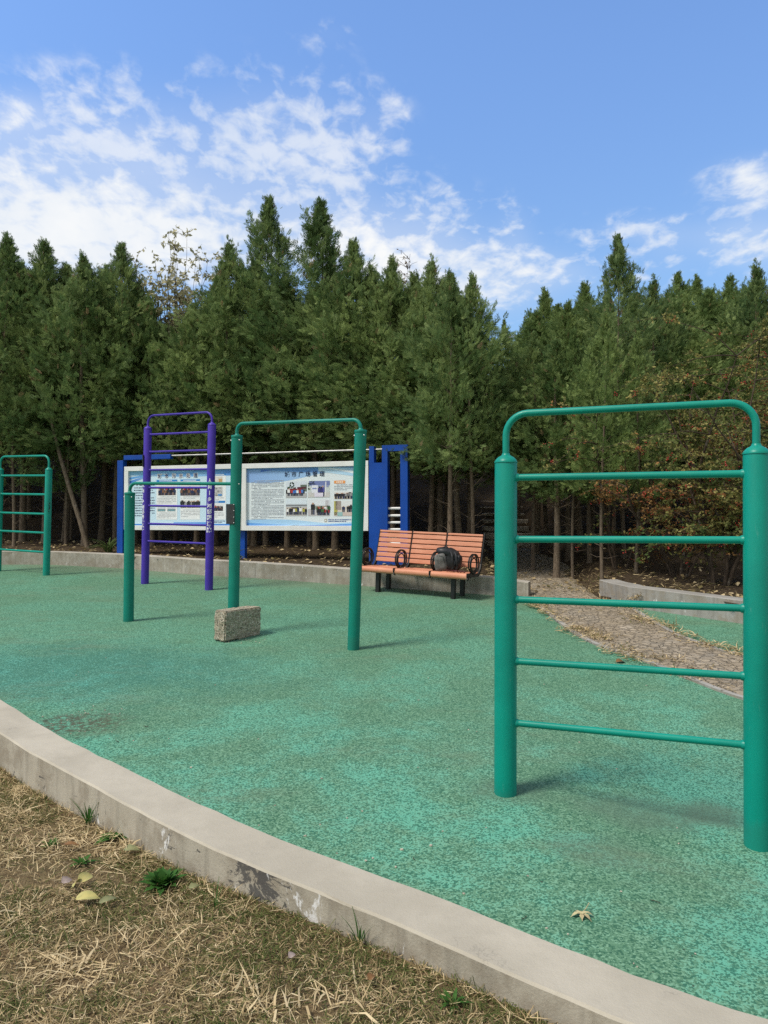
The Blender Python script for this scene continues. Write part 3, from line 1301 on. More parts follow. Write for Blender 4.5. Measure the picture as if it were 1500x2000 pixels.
slab(4.82, 4.905, 2.49, 2.765)
slab(5.045, 5.14, 2.49, zt_)
slab(4.82, 5.14, zlow, 2.4895)
slab(5.1405, 5.3615, 2.675, zt_)
slab(5.362, 5.485, zlow, zt_)
slab(5.1405, 5.3615, zlow, .95)
py = mb.build('pylon', M['blue'], nb)
for z in (1.73, 1.61, 1.495, 1.38, 1.26, 1.15):
    mb = MB()
    mb.tube([(5.139, .03, Zb(z)), (5.25, .03, Zb(z)), (5.363, .03, Zb(z))], .021, 14)
    mb.build('rail', M['white'], py)

PAL = dict(dark=(.02, .02, .025), red=(.42, .04, .04), grey=(.3, .3, .31), sky=(.62, .72, .82), white=(.8, .8, .8), green=(.05, .13, .05), tan=(.5, .38, .26),
           blue=(.07, .2, .55), floor=(.5, .48, .47), dgreen=(.02, .05, .025), orange=(.78, .32, .1), navy=(.02, .03, .09), skin=(.45, .28, .2), pale=(.7, .72, .74), brown=(.2, .1, .06))
YP = -.012


def panel(x0, x1, zb_, zt_):
    """white frame with a recessed printed sheet; returns the sheet's inner box"""
    fw = .085
    p = MB()
    a, b, c, d_ = x0, x1, Zb(zb_), Zb(zt_)
    p.box(((a + b) / 2, 0, d_ - fw / 2), (b - a, .075, fw), .004)
    p.box(((a + b) / 2, 0, c + fw / 2), (b - a, .075, fw), .004)
    p.box((a + fw / 2, 0, (c + d_) / 2), (fw, .0745, d_ - c - 2 * fw - .0005), 0)
    p.box((b - fw / 2, 0, (c + d_) / 2), (fw, .0745, d_ - c - 2 * fw - .0005), 0)
    p.box(((a + b) / 2, .026, (c + d_) / 2), (b - a - fw, .02, d_ - c - fw), 0)
    pan = p.build('display_panel', M['white'], nb)
    return pan, (a + fw, b - fw, c + fw, d_ - fw)


class Sheet:
    """flat printed shapes in fractions of the sheet, each layer a hair above the one below"""

    def __init__(s, bx, y=.010):
        s.b = bx
        s.y = y

    def P(s, fx, fz, k=0):
        a, b, c, d_ = s.b
        return (a + (b - a) * fx, s.y - .0006 * k, c + (d_ - c) * fz)

    def rect(s, mb, x0, x1, z0_, z1, col, k=0):
        mb.quad(s.P(x0, z0_, k), s.P(x1, z0_, k), s.P(x1, z1, k), s.P(x0, z1, k), 0, col)

    def band(s, mb, f_lo, f_hi, col0, col1, k, x0=0.0, x1=1.0, n=40):
        for i in range(n):
            a, b = x0 + (x1 - x0) * i / n, x0 + (x1 - x0) * (i + 1) / n
            t_ = (i + .5) / n
            c = tuple(p + (q - p) * t_ for p, q in zip(col0, col1))
            la, lb, ha, hb_ = [min(1, max(0, f(x))) for f, x in ((f_lo, a), (f_lo, b), (f_hi, a), (f_hi, b))]
            if ha - la < 1e-4 and hb_ - lb < 1e-4:
                continue
            mb.quad(s.P(a, la, k), s.P(b, lb, k), s.P(b, max(hb_, lb + 1e-5), k), s.P(a, max(ha, la + 1e-5), k), 0, c)

    def lines(s, par, x0, x1, z0_, z1, n, col, h=.5, paras=(), cw=.011, k=4, name='text_print'):
        """rows of tiny printed marks: far too small to read in the photograph"""
        mb = MB()
        for i in range(n):
            zc = z1 - (z1 - z0_) * (i + .5) / n
            hh = (z1 - z0_) / n * h / 2
            xa = x0 + (.022 if i in paras else 0)
            xb = x1 if (i + 1) not in paras and i != n - 1 else x0 + (x1 - x0) * random.uniform(.3, .8)
            x = xa
            while x < xb:
                w_ = cw * random.uniform(.55, .95)
                if random.random() > .05:
                    g_ = random.uniform(-.03, .1)
                    s.rect(mb, x, min(x + w_, x1), zc - hh * random.uniform(.75, 1), zc + hh * random.uniform(.75, 1), tuple(c + g_ for c in col), k)
                x += cw
        if mb.v:
            mb.build(name, M['print'], par, 'Col')

    def photo(s, par, x0, x1, z0_, z1, kind, k=4):
        mb = MB()
        X = lambda f: x0 + (x1 - x0) * f
        Z = lambda f: z0_ + (z1 - z0_) * f
        r_ = lambda a, b, c, d_, col, kk=1: s.rect(mb, X(a), X(b), Z(c), Z(d_), col, k + kk)

        def people(n, a, b, base, hgt, cols, kk=4):
            for i in range(n):
                cx = a + (b - a) * (i + .5 + random.uniform(-.3, .3)) / n
                hh = hgt * random.uniform(.85, 1.15)
                c = random.choice(cols)
                wd = hh * .13
                r_(cx - wd, cx + wd, base + hh * .42, base + hh * .86, c, kk)
                r_(cx - wd * .8, cx - wd * .1, base, base + hh * .42, PAL['dark'], kk)
                r_(cx + wd * .1, cx + wd * .8, base, base + hh * .42, PAL['navy'], kk)
                r_(cx - wd * .45, cx + wd * .45, base + hh * .86, base + hh, PAL['skin'] if random.random() < .5 else PAL['dark'], kk)

        def tree(cx, base, top, wd, col, kk=2):
            for i in range(34):
                f = random.random()
                z = base + (top - base) * f
                ww = wd * (1 - f * .6) * random.uniform(.1, .3)
                ox = random.uniform(-1, 1) * wd * (1 - f * .7)
                g_ = random.uniform(.6, 1.5)
                r_(max(0, cx + ox - ww), min(1, cx + ox + ww), max(0, z - .04), min(1, z + .05), tuple(c * g_ for c in col), kk)

        if kind == 'stall':
            r_(0, 1, 0, 1, (.62, .68, .76), 0)
            r_(0, 1, 0, .28, (.42, .42, .43), 1)
            tree(.28, .4, .95, .24, PAL['dgreen'])
            r_(.7, 1, .38, .8, (.12, .15, .12), 1)
            r_(0, .9, .25, .5, (.02, .02, .02), 2)
            r_(.14, .82, .42, .56, (.25, .02, .03), 3)
            r_(.55, .98, .56, .66, (.08, .02, .03), 2)
            people(7, .1, .85, .12, .42, [PAL['white'], PAL['blue'], PAL['dark'], PAL['red']])
        elif kind == 'tent':
            r_(0, 1, 0, 1, (.55, .6, .6), 0)
            tree(.2, .5, 1, .3, (.1, .14, .1))
            r_(.05, 1, .72, 1, (.16, .2, .42), 2)
            r_(.15, .95, .62, .74, (.25, .3, .5), 3)
            r_(0, 1, 0, .3, (.55, .54, .53), 1)
            r_(.17, .46, .27, .74, (.72, .74, .82), 4)
            r_(.2, .4, .5, .58, (.2, .25, .5), 5)
            r_(.8, .84, .1, .95, (.8, .8, .82), 4)
            people(3, .46, .74, .05, .6, [(.06, .06, .22), (.1, .1, .35)], 5)
            r_(.3, .7, .03, .28, (.7, .66, .78), 6)
        elif kind == 'hall':
            r_(0, 1, 0, 1, (.66, .74, .82), 0)
            r_(0, 1, .52, .72, (.42, .45, .49), 1)
            r_(0, 1, .62, .66, (.1, .1, .11), 2)
            r_(0, 1, .3, .54, (.55, .5, .45), 2)
            r_(0, 1, 0, .3, (.46, .45, .44), 1)
            r_(.25, .6, .35, .54, (.12, .11, .1), 3)
            people(9, .02, .99, .08, .44, [PAL['dark'], PAL['navy'], (.4, .38, .05), PAL['white']], 4)
        elif kind == 'parade':
            r_(0, 1, 0, 1, (.7, .74, .79), 0)
            r_(.8, .95, .45, .95, (.5, .5, .53), 1)
            r_(0, 1, 0, .42, (.5, .48, .5), 1)
            r_(.3, 1, .42, .62, (.25, .28, .26), 2)
            people(1, .05, .32, .08, .66, [PAL['dark']], 4)
            people(9, .4, .99, .2, .4, [PAL['red'], PAL['red'], PAL['green'], PAL['white']], 4)
            people(7, .45, 1.0, .05, .4, [PAL['red'], PAL['green'], PAL['dark']], 5)
        elif kind == 'crowd':
            r_(0, 1, 0, 1, (.62, .6, .6), 0)
            r_(0, 1, .7, 1, (.75, .75, .76), 1)
            r_(0, 1, 0, .35, (.3, .2, .16), 1)
            people(9, .02, .98, .3, .45, [PAL['dark'], PAL['red'], PAL['brown'], PAL['grey']], 3)
            people(8, 0, 1, .02, .5, [PAL['dark'], PAL['navy'], PAL['brown']], 4)
        elif kind == 'room':
            r_(0, 1, 0, 1, (.66, .62, .56), 0)
            r_(.66, .97, .1, .75, (.52, .33, .16), 1)
            r_(0, .6, .55, .9, (.74, .7, .66), 1)
            r_(0, 1, 0, .25, (.35, .42, .55), 1)
            r_(.1, .4, .1, .45, (.5, .42, .4), 2)
        elif kind == 'machine':
            r_(0, 1, 0, 1, (.5, .5, .5), 0)
            for i in range(26):
                a, b = random.random() * .85, random.random() * .85
                g_ = random.uniform(.08, .75)
                r_(a, a + .15, b, b + random.uniform(.05, .15), (g_, g_, g_ * random.uniform(.95, 1.1)), 2)
            r_(.6, .95, .05, .25, (.1, .28, .6), 3)
        elif kind == 'tank':
            r_(0, 1, 0, 1, (.6, .66, .72), 0)
            r_(0, 1, 0, .6, (.25, .32, .3), 1)
            r_(.1, .9, .15, .4, (.16, .36, .45), 2)
            r_(0, 1, .52, .6, (.45, .45, .44), 3)
        elif kind == 'legs':
            r_(0, 1, 0, 1, (.66, .58, .48), 0)
            r_(0, 1, .55, 1, (.72, .72, .72), 1)
            people(6, .02, .98, .05, .8, [PAL['dark'], PAL['dark'], PAL['grey']], 3)
        elif kind == 'plaza':
            r_(0, 1, 0, 1, (.66, .6, .54), 0)
            r_(0, 1, .6, 1, (.7, .72, .74), 1)
            r_(0, .12, .05, 1, (.45, .43, .1), 2)
            r_(.05, .25, .4, 1, (.35, .3, .27), 2)
            r_(0, 1, 0, .25, (.6, .5, .46), 2)
            people(6, .3, 1, .25, .45, [PAL['dark'], PAL['navy']], 3)
            r_(.12, .3, 0, .25, (.3, .5, .5), 4)
        mb.build('photo', M['print'], par, 'Col')


DB, MB_, LB, PB = (.012, .08, .40), (.08, .26, .66), (.42, .66, .88), (.66, .80, .90)
sn = math.sin
# ---- panel with four large photos
pan, bx = panel(2.455, 4.805, 1.355, 2.528)
sh = Sheet(bx)
mb = MB()
sh.rect(mb, 0, 1, 0, 1, (.70, .77, .81), 0)
sh.band(mb, lambda x: .84 + .10 * sn(x * 4.2 - 2.2), lambda x: 1, (.24, .40, .72), (.40, .62, .84), 1)
sh.band(mb, lambda x: .95 + .03 * sn(x * 5 + 1.6) - .02 * x, lambda x: 1, (.16, .36, .74), (.10, .26, .62), 2)
sh.band(mb, lambda x: .94 + .1 * sn((x - .15) * 3.6 + .2) - .1 * x, lambda x: .985 - .03 * x, (.05, .16, .55), (.2, .42, .76), 3, .12, .62)
sh.band(mb, lambda x: .93 - .10 * (x - .6) * 3, lambda x: 1 - .08 * (x - .6), (.55, .74, .88), (.36, .60, .84), 3, .62, 1)
sh.band(mb, lambda x: 1 - .22 * (x - .6) ** 1.2 * 2.2, lambda x: 1.0 - .16 * (x - .6) ** 1.2 * 2, (.8, .86, .9), (.8, .86, .9), 4, .62, 1)
sh.band(mb, lambda x: 0, lambda x: .10 - .07 * x + .03 * sn(x * 5), (.30, .54, .82), (.52, .72, .88), 1)
sh.band(mb, lambda x: 0, lambda x: .05 - .09 * x, (.10, .30, .70), (.35, .58, .84), 2, 0, .5)
sh.band(mb, lambda x: 0, lambda x: .005 + .11 * (x - .35) ** 1.2, (.48, .70, .88), (.34, .58, .84), 2, .36, 1)
sh.band(mb, lambda x: 0, lambda x: .003 + .062 * (x - .45), (.02, .12, .48), (.12, .34, .74), 3, .46, 1)
mb.build('printed_sheet', M['print'], pan, 'Col')
vs_, fs_ = text_geo('城市广场管理', .105, .0012)
# spread the characters like the sign does
chars = '城市广场管理'
ma = MB()
for i, ch in enumerate(chars):
    vs_, fs_ = text_geo(ch, .098, .0014)
    c = sh.P(.353 + (.652 - .353) * i / 5, .885, 7)
    ma.add([(c[0] + v.x, c[1], c[2] + v.y) for v in vs_], fs_, 0, (.012, .02, .06), False)
ma.build('title_print', M['print'], pan, 'Col')
fx = lambda X: (X - 125) / (1440 - 125)
fz = lambda Y: (965 - Y) / (965 - 310)
sh.lines(pan, fx(178), fx(553), fz(897), fz(445), 27, (.28, .31, .36), .5, (0, 6, 13, 17, 25))
for X0, X1, Y0, Y1, kd in ((577, 812, 650, 468, 'stall'), (826, 1068, 648, 465, 'tent'), (577, 812, 855, 670, 'hall'), (826, 1068, 855, 672, 'parade'), (1115, 1425, 670, 588, 'legs'), (1115, 1425, 855, 690, 'plaza')):
    sh.photo(pan, fx(X0), fx(X1), fz(Y0), fz(Y1), kd)
mb = MB()
sh.rect(mb, fx(1115), fx(1237), fz(497), fz(465), PAL['orange'], 5)
for i in range(4):
    sh.rect(mb, fx(1140 + i * 19), fx(1154 + i * 19), fz(488), fz(474), (.85, .8, .7), 6)
mb.build('heading_label', M['print'], pan, 'Col')
mb = MB()
sh.rect(mb, fx(1010), fx(1038), fz(922), fz(890), (.35, .30, .2), 5)
sh.rect(mb, fx(1016), fx(1032), fz(915), fz(897), (.75, .8, .85), 6)
mb.build('emblem', M['print'], pan, 'Col')
sh.lines(pan, fx(1115), fx(1425), fz(575), fz(503), 4, (.3, .33, .38), .5, (0,))
sh.lines(pan, fx(1050), fx(1425), fz(925), fz(888), 2, (.05, .10, .28), .62, (), .014)
# ---- panel with text cards
pan, bx = panel(.03, 2.448, 1.357, 2.53)
sh = Sheet(bx)
fx = lambda X: (X - 172) / (1455 - 172)
fz = lambda Y: (957 - Y) / (957 - 345)
mb = MB()
sh.rect(mb, 0, 1, 0, 1, (.56, .74, .87), 0)
sh.band(mb, lambda x: .93 - .05 * sn(x * 2.6), lambda x: 1, (.26, .55, .84), (.06, .26, .68), 1)
sh.band(mb, lambda x: .84 + .14 * sn(x * 2.2) ** .8 if x > 0 else .84, lambda x: .885 + .12 * sn(min(x * 2.4, 1.57)), (.10, .34, .75), (.3, .56, .86), 2, 0, .6)
sh.band(mb, lambda x: .77 + .16 * sn(min(x * 4.5, 1.4)), lambda x: .82 + .13 * sn(min(x * 4.5, 1.5)), (.03, .18, .60), (.5, .7, .88), 3, 0, .34)
sh.band(mb, lambda x: .885, lambda x: .91 + .07 * x, (.30, .56, .86), (.04, .22, .66), 2, .62, 1)
sh.rect(mb, 0, 1, 0, .028, (.05, .20, .56), 2)
sh.band(mb, lambda x: .028, lambda x: .06, (.2, .4, .78), (.1, .3, .72), 2, .42, .78)
for a, b, top in ((503, 752, 448), (790, 1020, 448), (1112, 1318, 392)):
    sh.rect(mb, fx(a), fx(b), fz(893), fz(top), (.80, .83, .85), 3)
    sh.rect(mb, fx(a), fx(b), fz(top + 22), fz(top), (.03, .22, .58), 4)
    for i in range(11):
        sh.rect(mb, fx(a + 35 + i * 14), fx(a + 45 + i * 14), fz(top + 17), fz(top + 6), (.72, .8, .88), 5)
sh.rect(mb, fx(1112), fx(1310), fz(712), fz(688), (.03, .22, .58), 4)
for i in range(7):
    sh.rect(mb, fx(1140 + i * 14), fx(1150 + i * 14), fz(707), fz(694), (.72, .8, .88), 5)
mb.build('printed_sheet', M['print'], pan, 'Col')
ma = MB()
for i, ch in enumerate('城市污水处理'):
    x = fx(540) + (fx(968) - fx(540)) * i / 5
    vs_, fs_ = text_geo(ch, .090, .006)
    c = sh.P(x, fz(406), 6)
    ma.add([(c[0] + v.x, c[1], c[2] + v.y) for v in vs_], fs_, 0, (.85, .85, .85), False)
    vs_, fs_ = text_geo(ch, .084, .0008)
    c = sh.P(x, fz(407), 8)
    ma.add([(c[0] + v.x, c[1], c[2] + v.y) for v in vs_], fs_, 0, (.03, .03, .12), False)
ma.build('title_print', M['print'], pan, 'Col')
sh.lines(pan, fx(228), fx(480), fz(862), fz(490), 13, (.08, .10, .16), .42, (0, 5), .0155)
for a, b, y0, y1, kd in ((525, 728, 622, 500, 'crowd'), (517, 612, 800, 752, 'tank'), (635, 732, 800, 752, 'tank'), (795, 1015, 628, 500, 'crowd'), (795, 1015, 765, 675, 'legs'),
                         (1150, 1280, 520, 425, 'room'), (1150, 1280, 640, 535, 'machine'), (1118, 1172, 798, 730, 'legs'), (1190, 1285, 798, 725, 'crowd')):
    sh.photo(pan, fx(a), fx(b), fz(y0), fz(y1), kd)
for a, b, y0, y1, n in ((515, 735, 715, 630, 5), (515, 735, 880, 810, 5), (797, 1015, 665, 633, 2), (797, 1015, 865, 778, 5), (1125, 1295, 682, 648, 2), (1125, 1295, 872, 808, 4)):
    sh.lines(pan, fx(a), fx(b), fz(y0), fz(y1), n, (.33, .35, .38), .5, (0,))
sh.lines(pan, fx(1110), fx(1310), fz(932), fz(900), 2, (.12, .14, .2), .55, ())

# ------------------------------------------------------------------ bench
fl, fr = ground(738, 1156), ground(885, 1169.5)
yawn = math.atan2(fr.y - fl.y, fr.x - fl.x)
ex = Vector((math.cos(yawn), math.sin(yawn), 0))
ey = Vector((-math.sin(yawn), math.cos(yawn), 0))
legw = (fr - fl).to_2d().length
W = 1.69
mid = fl.lerp(fr, .5) + ex * .0
org = mid - ex * (W / 2) + ey * .0
# the seat's left end in plan, from its front edge in the photograph
org.z = court(mid.x, mid.y)
root = empty('park_bench', org, yawn, 'three-seat bench with orange slats, black frame and ring armrests against the back wall', 'bench')
lean = -.036
root.rotation_euler = (0, -lean, yawn)
ZS = .405          # seat height
YF = -.11          # front edge of the seat
sec = [(.012, .551), (.575, 1.115), (1.139, 1.678)]
prof_seat = [(YF + .055, ZS - .012), (YF + .14, ZS - .004), (YF + .225, ZS - .010), (YF + .31, ZS - .018), (YF + .39, ZS - .012)]
BA = R(14)
bx0, bz0 = YF + .44, ZS + .045
for i, (a, b) in enumerate(sec):
    st = MB()
    # rounded nose slat
    nose = []
    for k in range(11):
        an = PI * .52 - PI * 1.02 * k / 10 + PI
        nose.append((YF + .03 + .048 * math.cos(an) * .75, ZS - .048 + .05 * math.sin(an - PI) * -1))
    prof = [(YF + .035, ZS - .004), (YF + .015, ZS - .010), (YF - .003, ZS - .026), (YF - .010, ZS - .048), (YF - .006, ZS - .07), (YF + .006, ZS - .088), (YF + .02, ZS - .092), (YF + .03, ZS - .085), (YF + .012, ZS - .06), (YF + .012, ZS - .04), (YF + .035, ZS - .026)]
    n_ = len(prof)
    vs = [(a, y, z) for y, z in prof] + [(b, y, z) for y, z in prof]
    st.add(vs, [[k, k + n_, (k + 1) % n_ + n_, (k + 1) % n_] for k in range(n_)])
    st.add(vs[:n_], [list(range(n_))], smooth=False)
    st.add(vs[n_:], [list(range(n_))[::-1]], smooth=False)
    for y, z in prof_seat:
        st.box(((a + b) / 2, y + .005, z - .012), (b - a, .074, .024), .005)
    st.build('seat', M['slat'], root)
    bk = MB()
    rx = Matrix.Rotation(-BA, 3, 'X')
    for k in range(7):
        s = .035 + k * .0745
        c = Vector((( a + b) / 2, bx0 + s * math.sin(BA), bz0 + s * math.cos(BA)))
        h_ = .062 if k < 6 else .03
        if k == 6:
            c = Vector(((a + b) / 2, bx0 + .466 * math.sin(BA), bz0 + .466 * math.cos(BA)))
        bk.box(c, (b - a, .022 if k < 6 else .034, h_), .006, rx)
    bk.build('backrest', M['slat'], root)
for i, x in enumerate((0, .563, 1.127, 1.69)):
    fm = MB()
    # cast side frame following seat and backrest from below
    path = [(YF + .01, ZS - .085), (YF + .03, ZS - .045), (YF + .2, ZS - .045), (YF + .38, ZS - .045), (bx0 + .005, bz0 - .03)]
    path += [(bx0 + .028 + s * math.sin(BA), bz0 + s * math.cos(BA)) for s in (.05, .2, .35, .48)]
    pts = [(x, y, z) for y, z in path]
    for p, q in zip(pts, pts[1:]):
        p, q = Vector(p), Vector(q)
        c = (p + q) / 2
        ln = (q - p).length
        an = math.atan2(q.z - p.z, q.y - p.y)
        fm.box(c, (.022, ln + .022, .045), .004, Matrix.Rotation(an, 3, 'X'))
    if i in (0, 1, 2, 3):
        fm.box((x, YF + .06, ZS - .03), (.020, .17, .055), .008)
    fm.build('side_frame', M['black'], root)
    ar = MB()
    for ry, rz_, oy, oz, ox in ((.15, .128, 0, 0, -.012), (.15, .128, 0, 0, .014), (.10, .088, .004, -.014, 0)):
        pts = []
        for k in range(29):
            a = 2 * PI * k / 28
            pts.append((x + ox, YF + .20 + oy + ry * math.cos(a), ZS + .12 + oz + rz_ * math.sin(a)))
        ar.tube(pts, .0105 if ry > .12 else .0085, 10, cap=False)
    ar.build('armrest', M['black'], root)
xm = W / 2
for s in (-1, 1):
    x = xm + s * legw / 2
    for y in (0.0, .31):
        lg = MB()
        lg.box((x, y, (ZS - .05) / 2 - .005), (.06, .06, ZS - .055), .004)
        o = lg.build('leg', M['black'], root)
        bp_ = MB()
        bp_.box((x, y, .006), (.13, .11, .012), .003)
        for ax, ay in ((-.05, -.04), (.05, -.04)):
            bp_.lathe([(.0005, .022), (.007, .02), (.008, .012)], (x + ax, y + ay, 0), 8)
        bp_.build('foot_plate', M['black'], o)
cb = MB()
cb.box((xm, .0, ZS - .055), (W - .1, .04, .035), .003)
cb.box((xm, .31, ZS - .055), (W - .1, .04, .035), .003)
cb.build('cross_beam', M['black'], root)


def bench_pt(x, y, z):
    return root.location + (Matrix.Rotation(yawn, 3, 'Z') @ Matrix.Rotation(-lean, 3, 'Y')) @ Vector((x, y, z))


# ------------------------------------------------------------------ backpack
def super_mesh(name, rx, ry, rz, e1, e2, mat, parent, loc, rot=(0, 0, 0), lump=.0, seed=0, n=36, taper=0.0, crease=0.0):
    mb = MB()
    sg = lambda c, e: math.copysign(abs(c) ** e, c)
    vs, fs = [], []
    m_ = n // 2
    for i in range(m_ + 1):
        a = -PI / 2 + PI * i / m_
        for k in range(n):
            b = 2 * PI * k / n
            p = Vector((rx * sg(math.cos(a), e1) * sg(math.cos(b), e2), ry * sg(math.cos(a), e1) * sg(math.sin(b), e2), rz * sg(math.sin(a), e1)))
            f = 1 - taper * (p.z / rz + 1) / 2
            p.x *= f
            p.y *= f
            nn = Vector((p.x / rx, p.y / ry, p.z / rz)).normalized()
            p += nn * (lump * mnoise.noise(p * 9 + Vector((seed, 0, 0))) + crease * abs(mnoise.noise(Vector((p.x * 8, p.y * 8, p.z * 26)) + Vector((seed, 3, 0)))))
            vs.append(p)
    for i in range(m_):
        for k in range(n):
            k2 = (k + 1) % n
            fs.append([i * n + k, i * n + k2, (i + 1) * n + k2, (i + 1) * n + k])
    mb.add(vs, fs)
    o = mb.build(name, mat, parent)
    o.location = loc
    o.rotation_euler = rot
    return o


bp0 = bench_pt(1.275, YF + .2, ZS + .002)
bag = empty('backpack', bp0, yawn + .25, 'black backpack with grey front pocket slumped on the right seat of the bench', 'backpack')
super_mesh('body', .185, .125, .165, .62, .75, M['bag'], bag, (.045, .05, .155), (.10, .12, 0), .022, 1, 44, .12, .012)
super_mesh('front_pocket', .095, .045, .125, .55, .6, M['bag_grey'], bag, (-.065, -.075, .122), (.12, -.12, .25), .012, 5, 36, .1, .014)
super_mesh('top_flap', .15, .11, .06, .8, .8, M['bag_blue'], bag, (.0, .03, .275), (.1, .22, .2), .012, 9, 36, 0, .008)
super_mesh('side_pocket', .05, .075, .10, .7, .7, M['bag_blue'], bag, (.185, .0, .13), (.05, .35, -.3), .014, 14, 30, .1, .012)
mb = MB()
for sx in (.09, .15):
    pts = [(sx, -.05, .27), (sx + .03, -.11, .22), (sx + .035, -.125, .13), (sx + .05, -.10, .05), (sx + .02, -.08, .015)]
    ps = []
    for i in range(len(pts) - 1):
        for k in range(4):
            ps.append(Vector(pts[i]).lerp(Vector(pts[i + 1]), k / 4))
    mb.tube(ps, .016, 8)
mb.build('shoulder_strap', M['bag'], bag)
mb = MB()
mb.tube([(-.04, .0, .315), (-.03, -.01, .345), (.0, -.015, .358), (.03, -.01, .348), (.045, .0, .32)], .008, 8)
mb.build('handle', M['bag_blue'], bag)
mb = MB()
mb.tube([(-.115, -.118, .2), (-.07, -.128, .222), (-.015, -.118, .2), (0, -.11, .12)], .0035, 6)
mb.build('zip', M['plate'], bag)
bag.scale = (.92, .92, .94)
# dark red cord lying beside it
mb = MB()
pts = []
for i in range(60):
    s = i / 59
    pts.append((s * .30, .012 * math.sin(s * 17) + .03 * math.sin(s * 5), .010 + .004 * math.sin(s * 31)))
mb.tube(pts, [.0075 + .0045 * math.sin(i * 1.7) for i in range(60)], 8)
mb.tube([(.05 + k * .018, .03 * math.sin(k * .8) - .01, .012 + .003 * math.sin(k * 2)) for k in range(12)], .008, 8)
co = mb.build('cord', M['cord'])
co.location = bench_pt(1.33, YF + .085, ZS + .0)
co.rotation_euler = (0, -lean, yawn + .05)
tag(co, 'dark red knotted cord lying on the bench seat beside the backpack', 'cord')
# ------------------------------------------------------------------ foliage
def unit(a):
    return a / np.maximum(1e-9, np.linalg.norm(a, axis=-1, keepdims=True))


def sprays(P, D, L, wid, rng, nl=13, flat=None):
    """flattened feathery fans: P base points, D directions, L lengths -> leaflets as 4-point lozenges"""
    n = len(P)
    D = unit(D)
    if flat is None:
        flat = rng.normal(size=(n, 3))
    S = unit(np.cross(D, flat))
    K = unit(np.cross(S, D))
    V = np.empty((n, nl, 4, 3))
    for j in range(nl):
        if j == nl - 1:
            s, ang, l = .55, 0, .5
        else:
            s = .06 + .66 * (j // 2) / max(1, (nl - 1) // 2)
            ang = (1 if j % 2 else -1) * .62
            l = .46 - .26 * s
        a = ang + rng.normal(size=n) * .12
        tilt = rng.normal(size=n) * .14
        d = unit(D * np.cos(a)[:, None] + S * np.sin(a)[:, None] + K * tilt[:, None])
        b = P + D * (L * s)[:, None]
        ll = (L * l)[:, None]
        side = unit(np.cross(d, K))
        w_ = wid * (L / .16)[:, None]
        V[:, j, 0] = b
        V[:, j, 1] = b + d * ll * .5 + side * w_
        V[:, j, 2] = b + d * ll
        V[:, j, 3] = b + d * ll * .5 - side * w_
    return V.reshape(-1, 3), n * nl


def cypress_crown(seed, H=7.0, zb=2.0, Rm=1.0, n_cl=330, per=19, spire=.75, wid=.0060):
    """a dense ragged cone: clusters of upswept sprays on a lobed envelope"""
    rng = np.random.default_rng(seed)
    ph = rng.uniform(0, 6.28, 6)
    t = np.concatenate([rng.uniform(0, 1, int(n_cl * .86)) ** 1.1, rng.uniform(.75, 1, n_cl - int(n_cl * .86))])
    t[-7:] = np.linspace(.86, .995, 7)
    az = rng.uniform(0, 2 * PI, n_cl)
    env = np.interp(t, [0, .06, .2, .5, .66, .78, .88, 1], [.55, .85, 1, .94, .74, .38, .12, .0])
    env = env * (1 + .22 * np.sin(3 * az + ph[0] + 4 * t) + .16 * np.sin(5 * az + ph[1] - 9 * t) + .12 * np.sin(t * 23 + ph[2]))
    env = env * np.where(t > spire, .8, 1.0) + .02
    r = Rm * env * rng.uniform(.3, 1.0, n_cl) ** .45
    z = zb + (H - .12 - zb) * t + rng.normal(size=n_cl) * .06
    C = np.stack([r * np.cos(az), r * np.sin(az), z], 1)
    up = .55 + .9 * t + 3.0 * np.clip(t - .7, 0, 1) * 3 + rng.normal(size=n_cl) * .18
    CD = unit(np.stack([np.cos(az), np.sin(az), up], 1) + rng.normal(size=(n_cl, 3)) * .16)
    # lowest clusters droop outward
    low = t < .13
    CD[low, 2] *= .5
    ctint = np.clip(rng.normal(.5, .2, n_cl), 0, 1)
    # side leaders: small extra tips round the main one
    sub = np.zeros(n_cl, bool)
    for q in range(int(rng.integers(2, 5))):
        k = slice(8 * q, 8 * q + 8)
        a0, rr0, top = rng.uniform(0, 6.28), rng.uniform(.18, .42) * Rm, rng.uniform(.80, .95)
        t[k] = np.linspace(.68, top, 8)
        C[k] = np.stack([rr0 * np.cos(a0) + rng.normal(size=8) * .04, rr0 * np.sin(a0) + rng.normal(size=8) * .04, zb + (H - .12 - zb) * t[k]], 1)
        CD[k] = unit(np.stack([np.cos(a0) * .25 + rng.normal(size=8) * .25, np.sin(a0) * .25 + rng.normal(size=8) * .25, np.full(8, 1.0)], 1))
        sub[k] = True
    big = rng.uniform(.75, 1.3, n_cl) * np.interp(t, [0, .6, .8, .95, 1], [1, .85, .62, .36, .28])
    big = np.where(sub, .55, big)
    P = np.repeat(C, per, 0)
    D = np.repeat(CD, per, 0)
    n = len(P)
    off = rng.uniform(-.22, .30, n)[:, None] * D * np.repeat(big, per)[:, None]
    P = P + off + rng.normal(size=(n, 3)) * .075 * np.repeat(big, per)[:, None]
    D = unit(D + rng.normal(size=(n, 3)) * .42)
    L = rng.uniform(.13, .24, n) * np.repeat(big, per) ** .6
    V, m = sprays(P, D, L, wid, rng)
    tint = np.repeat(np.clip(np.repeat(ctint, per) + rng.normal(size=n) * .12, 0, .9), 13 * 4)
    dead = np.repeat(rng.uniform(size=n) < .012, 52)
    tint = np.where(dead, 1.0, tint)
    Q = np.arange(m * 4).reshape(-1, 4)
    return V, Q, tint


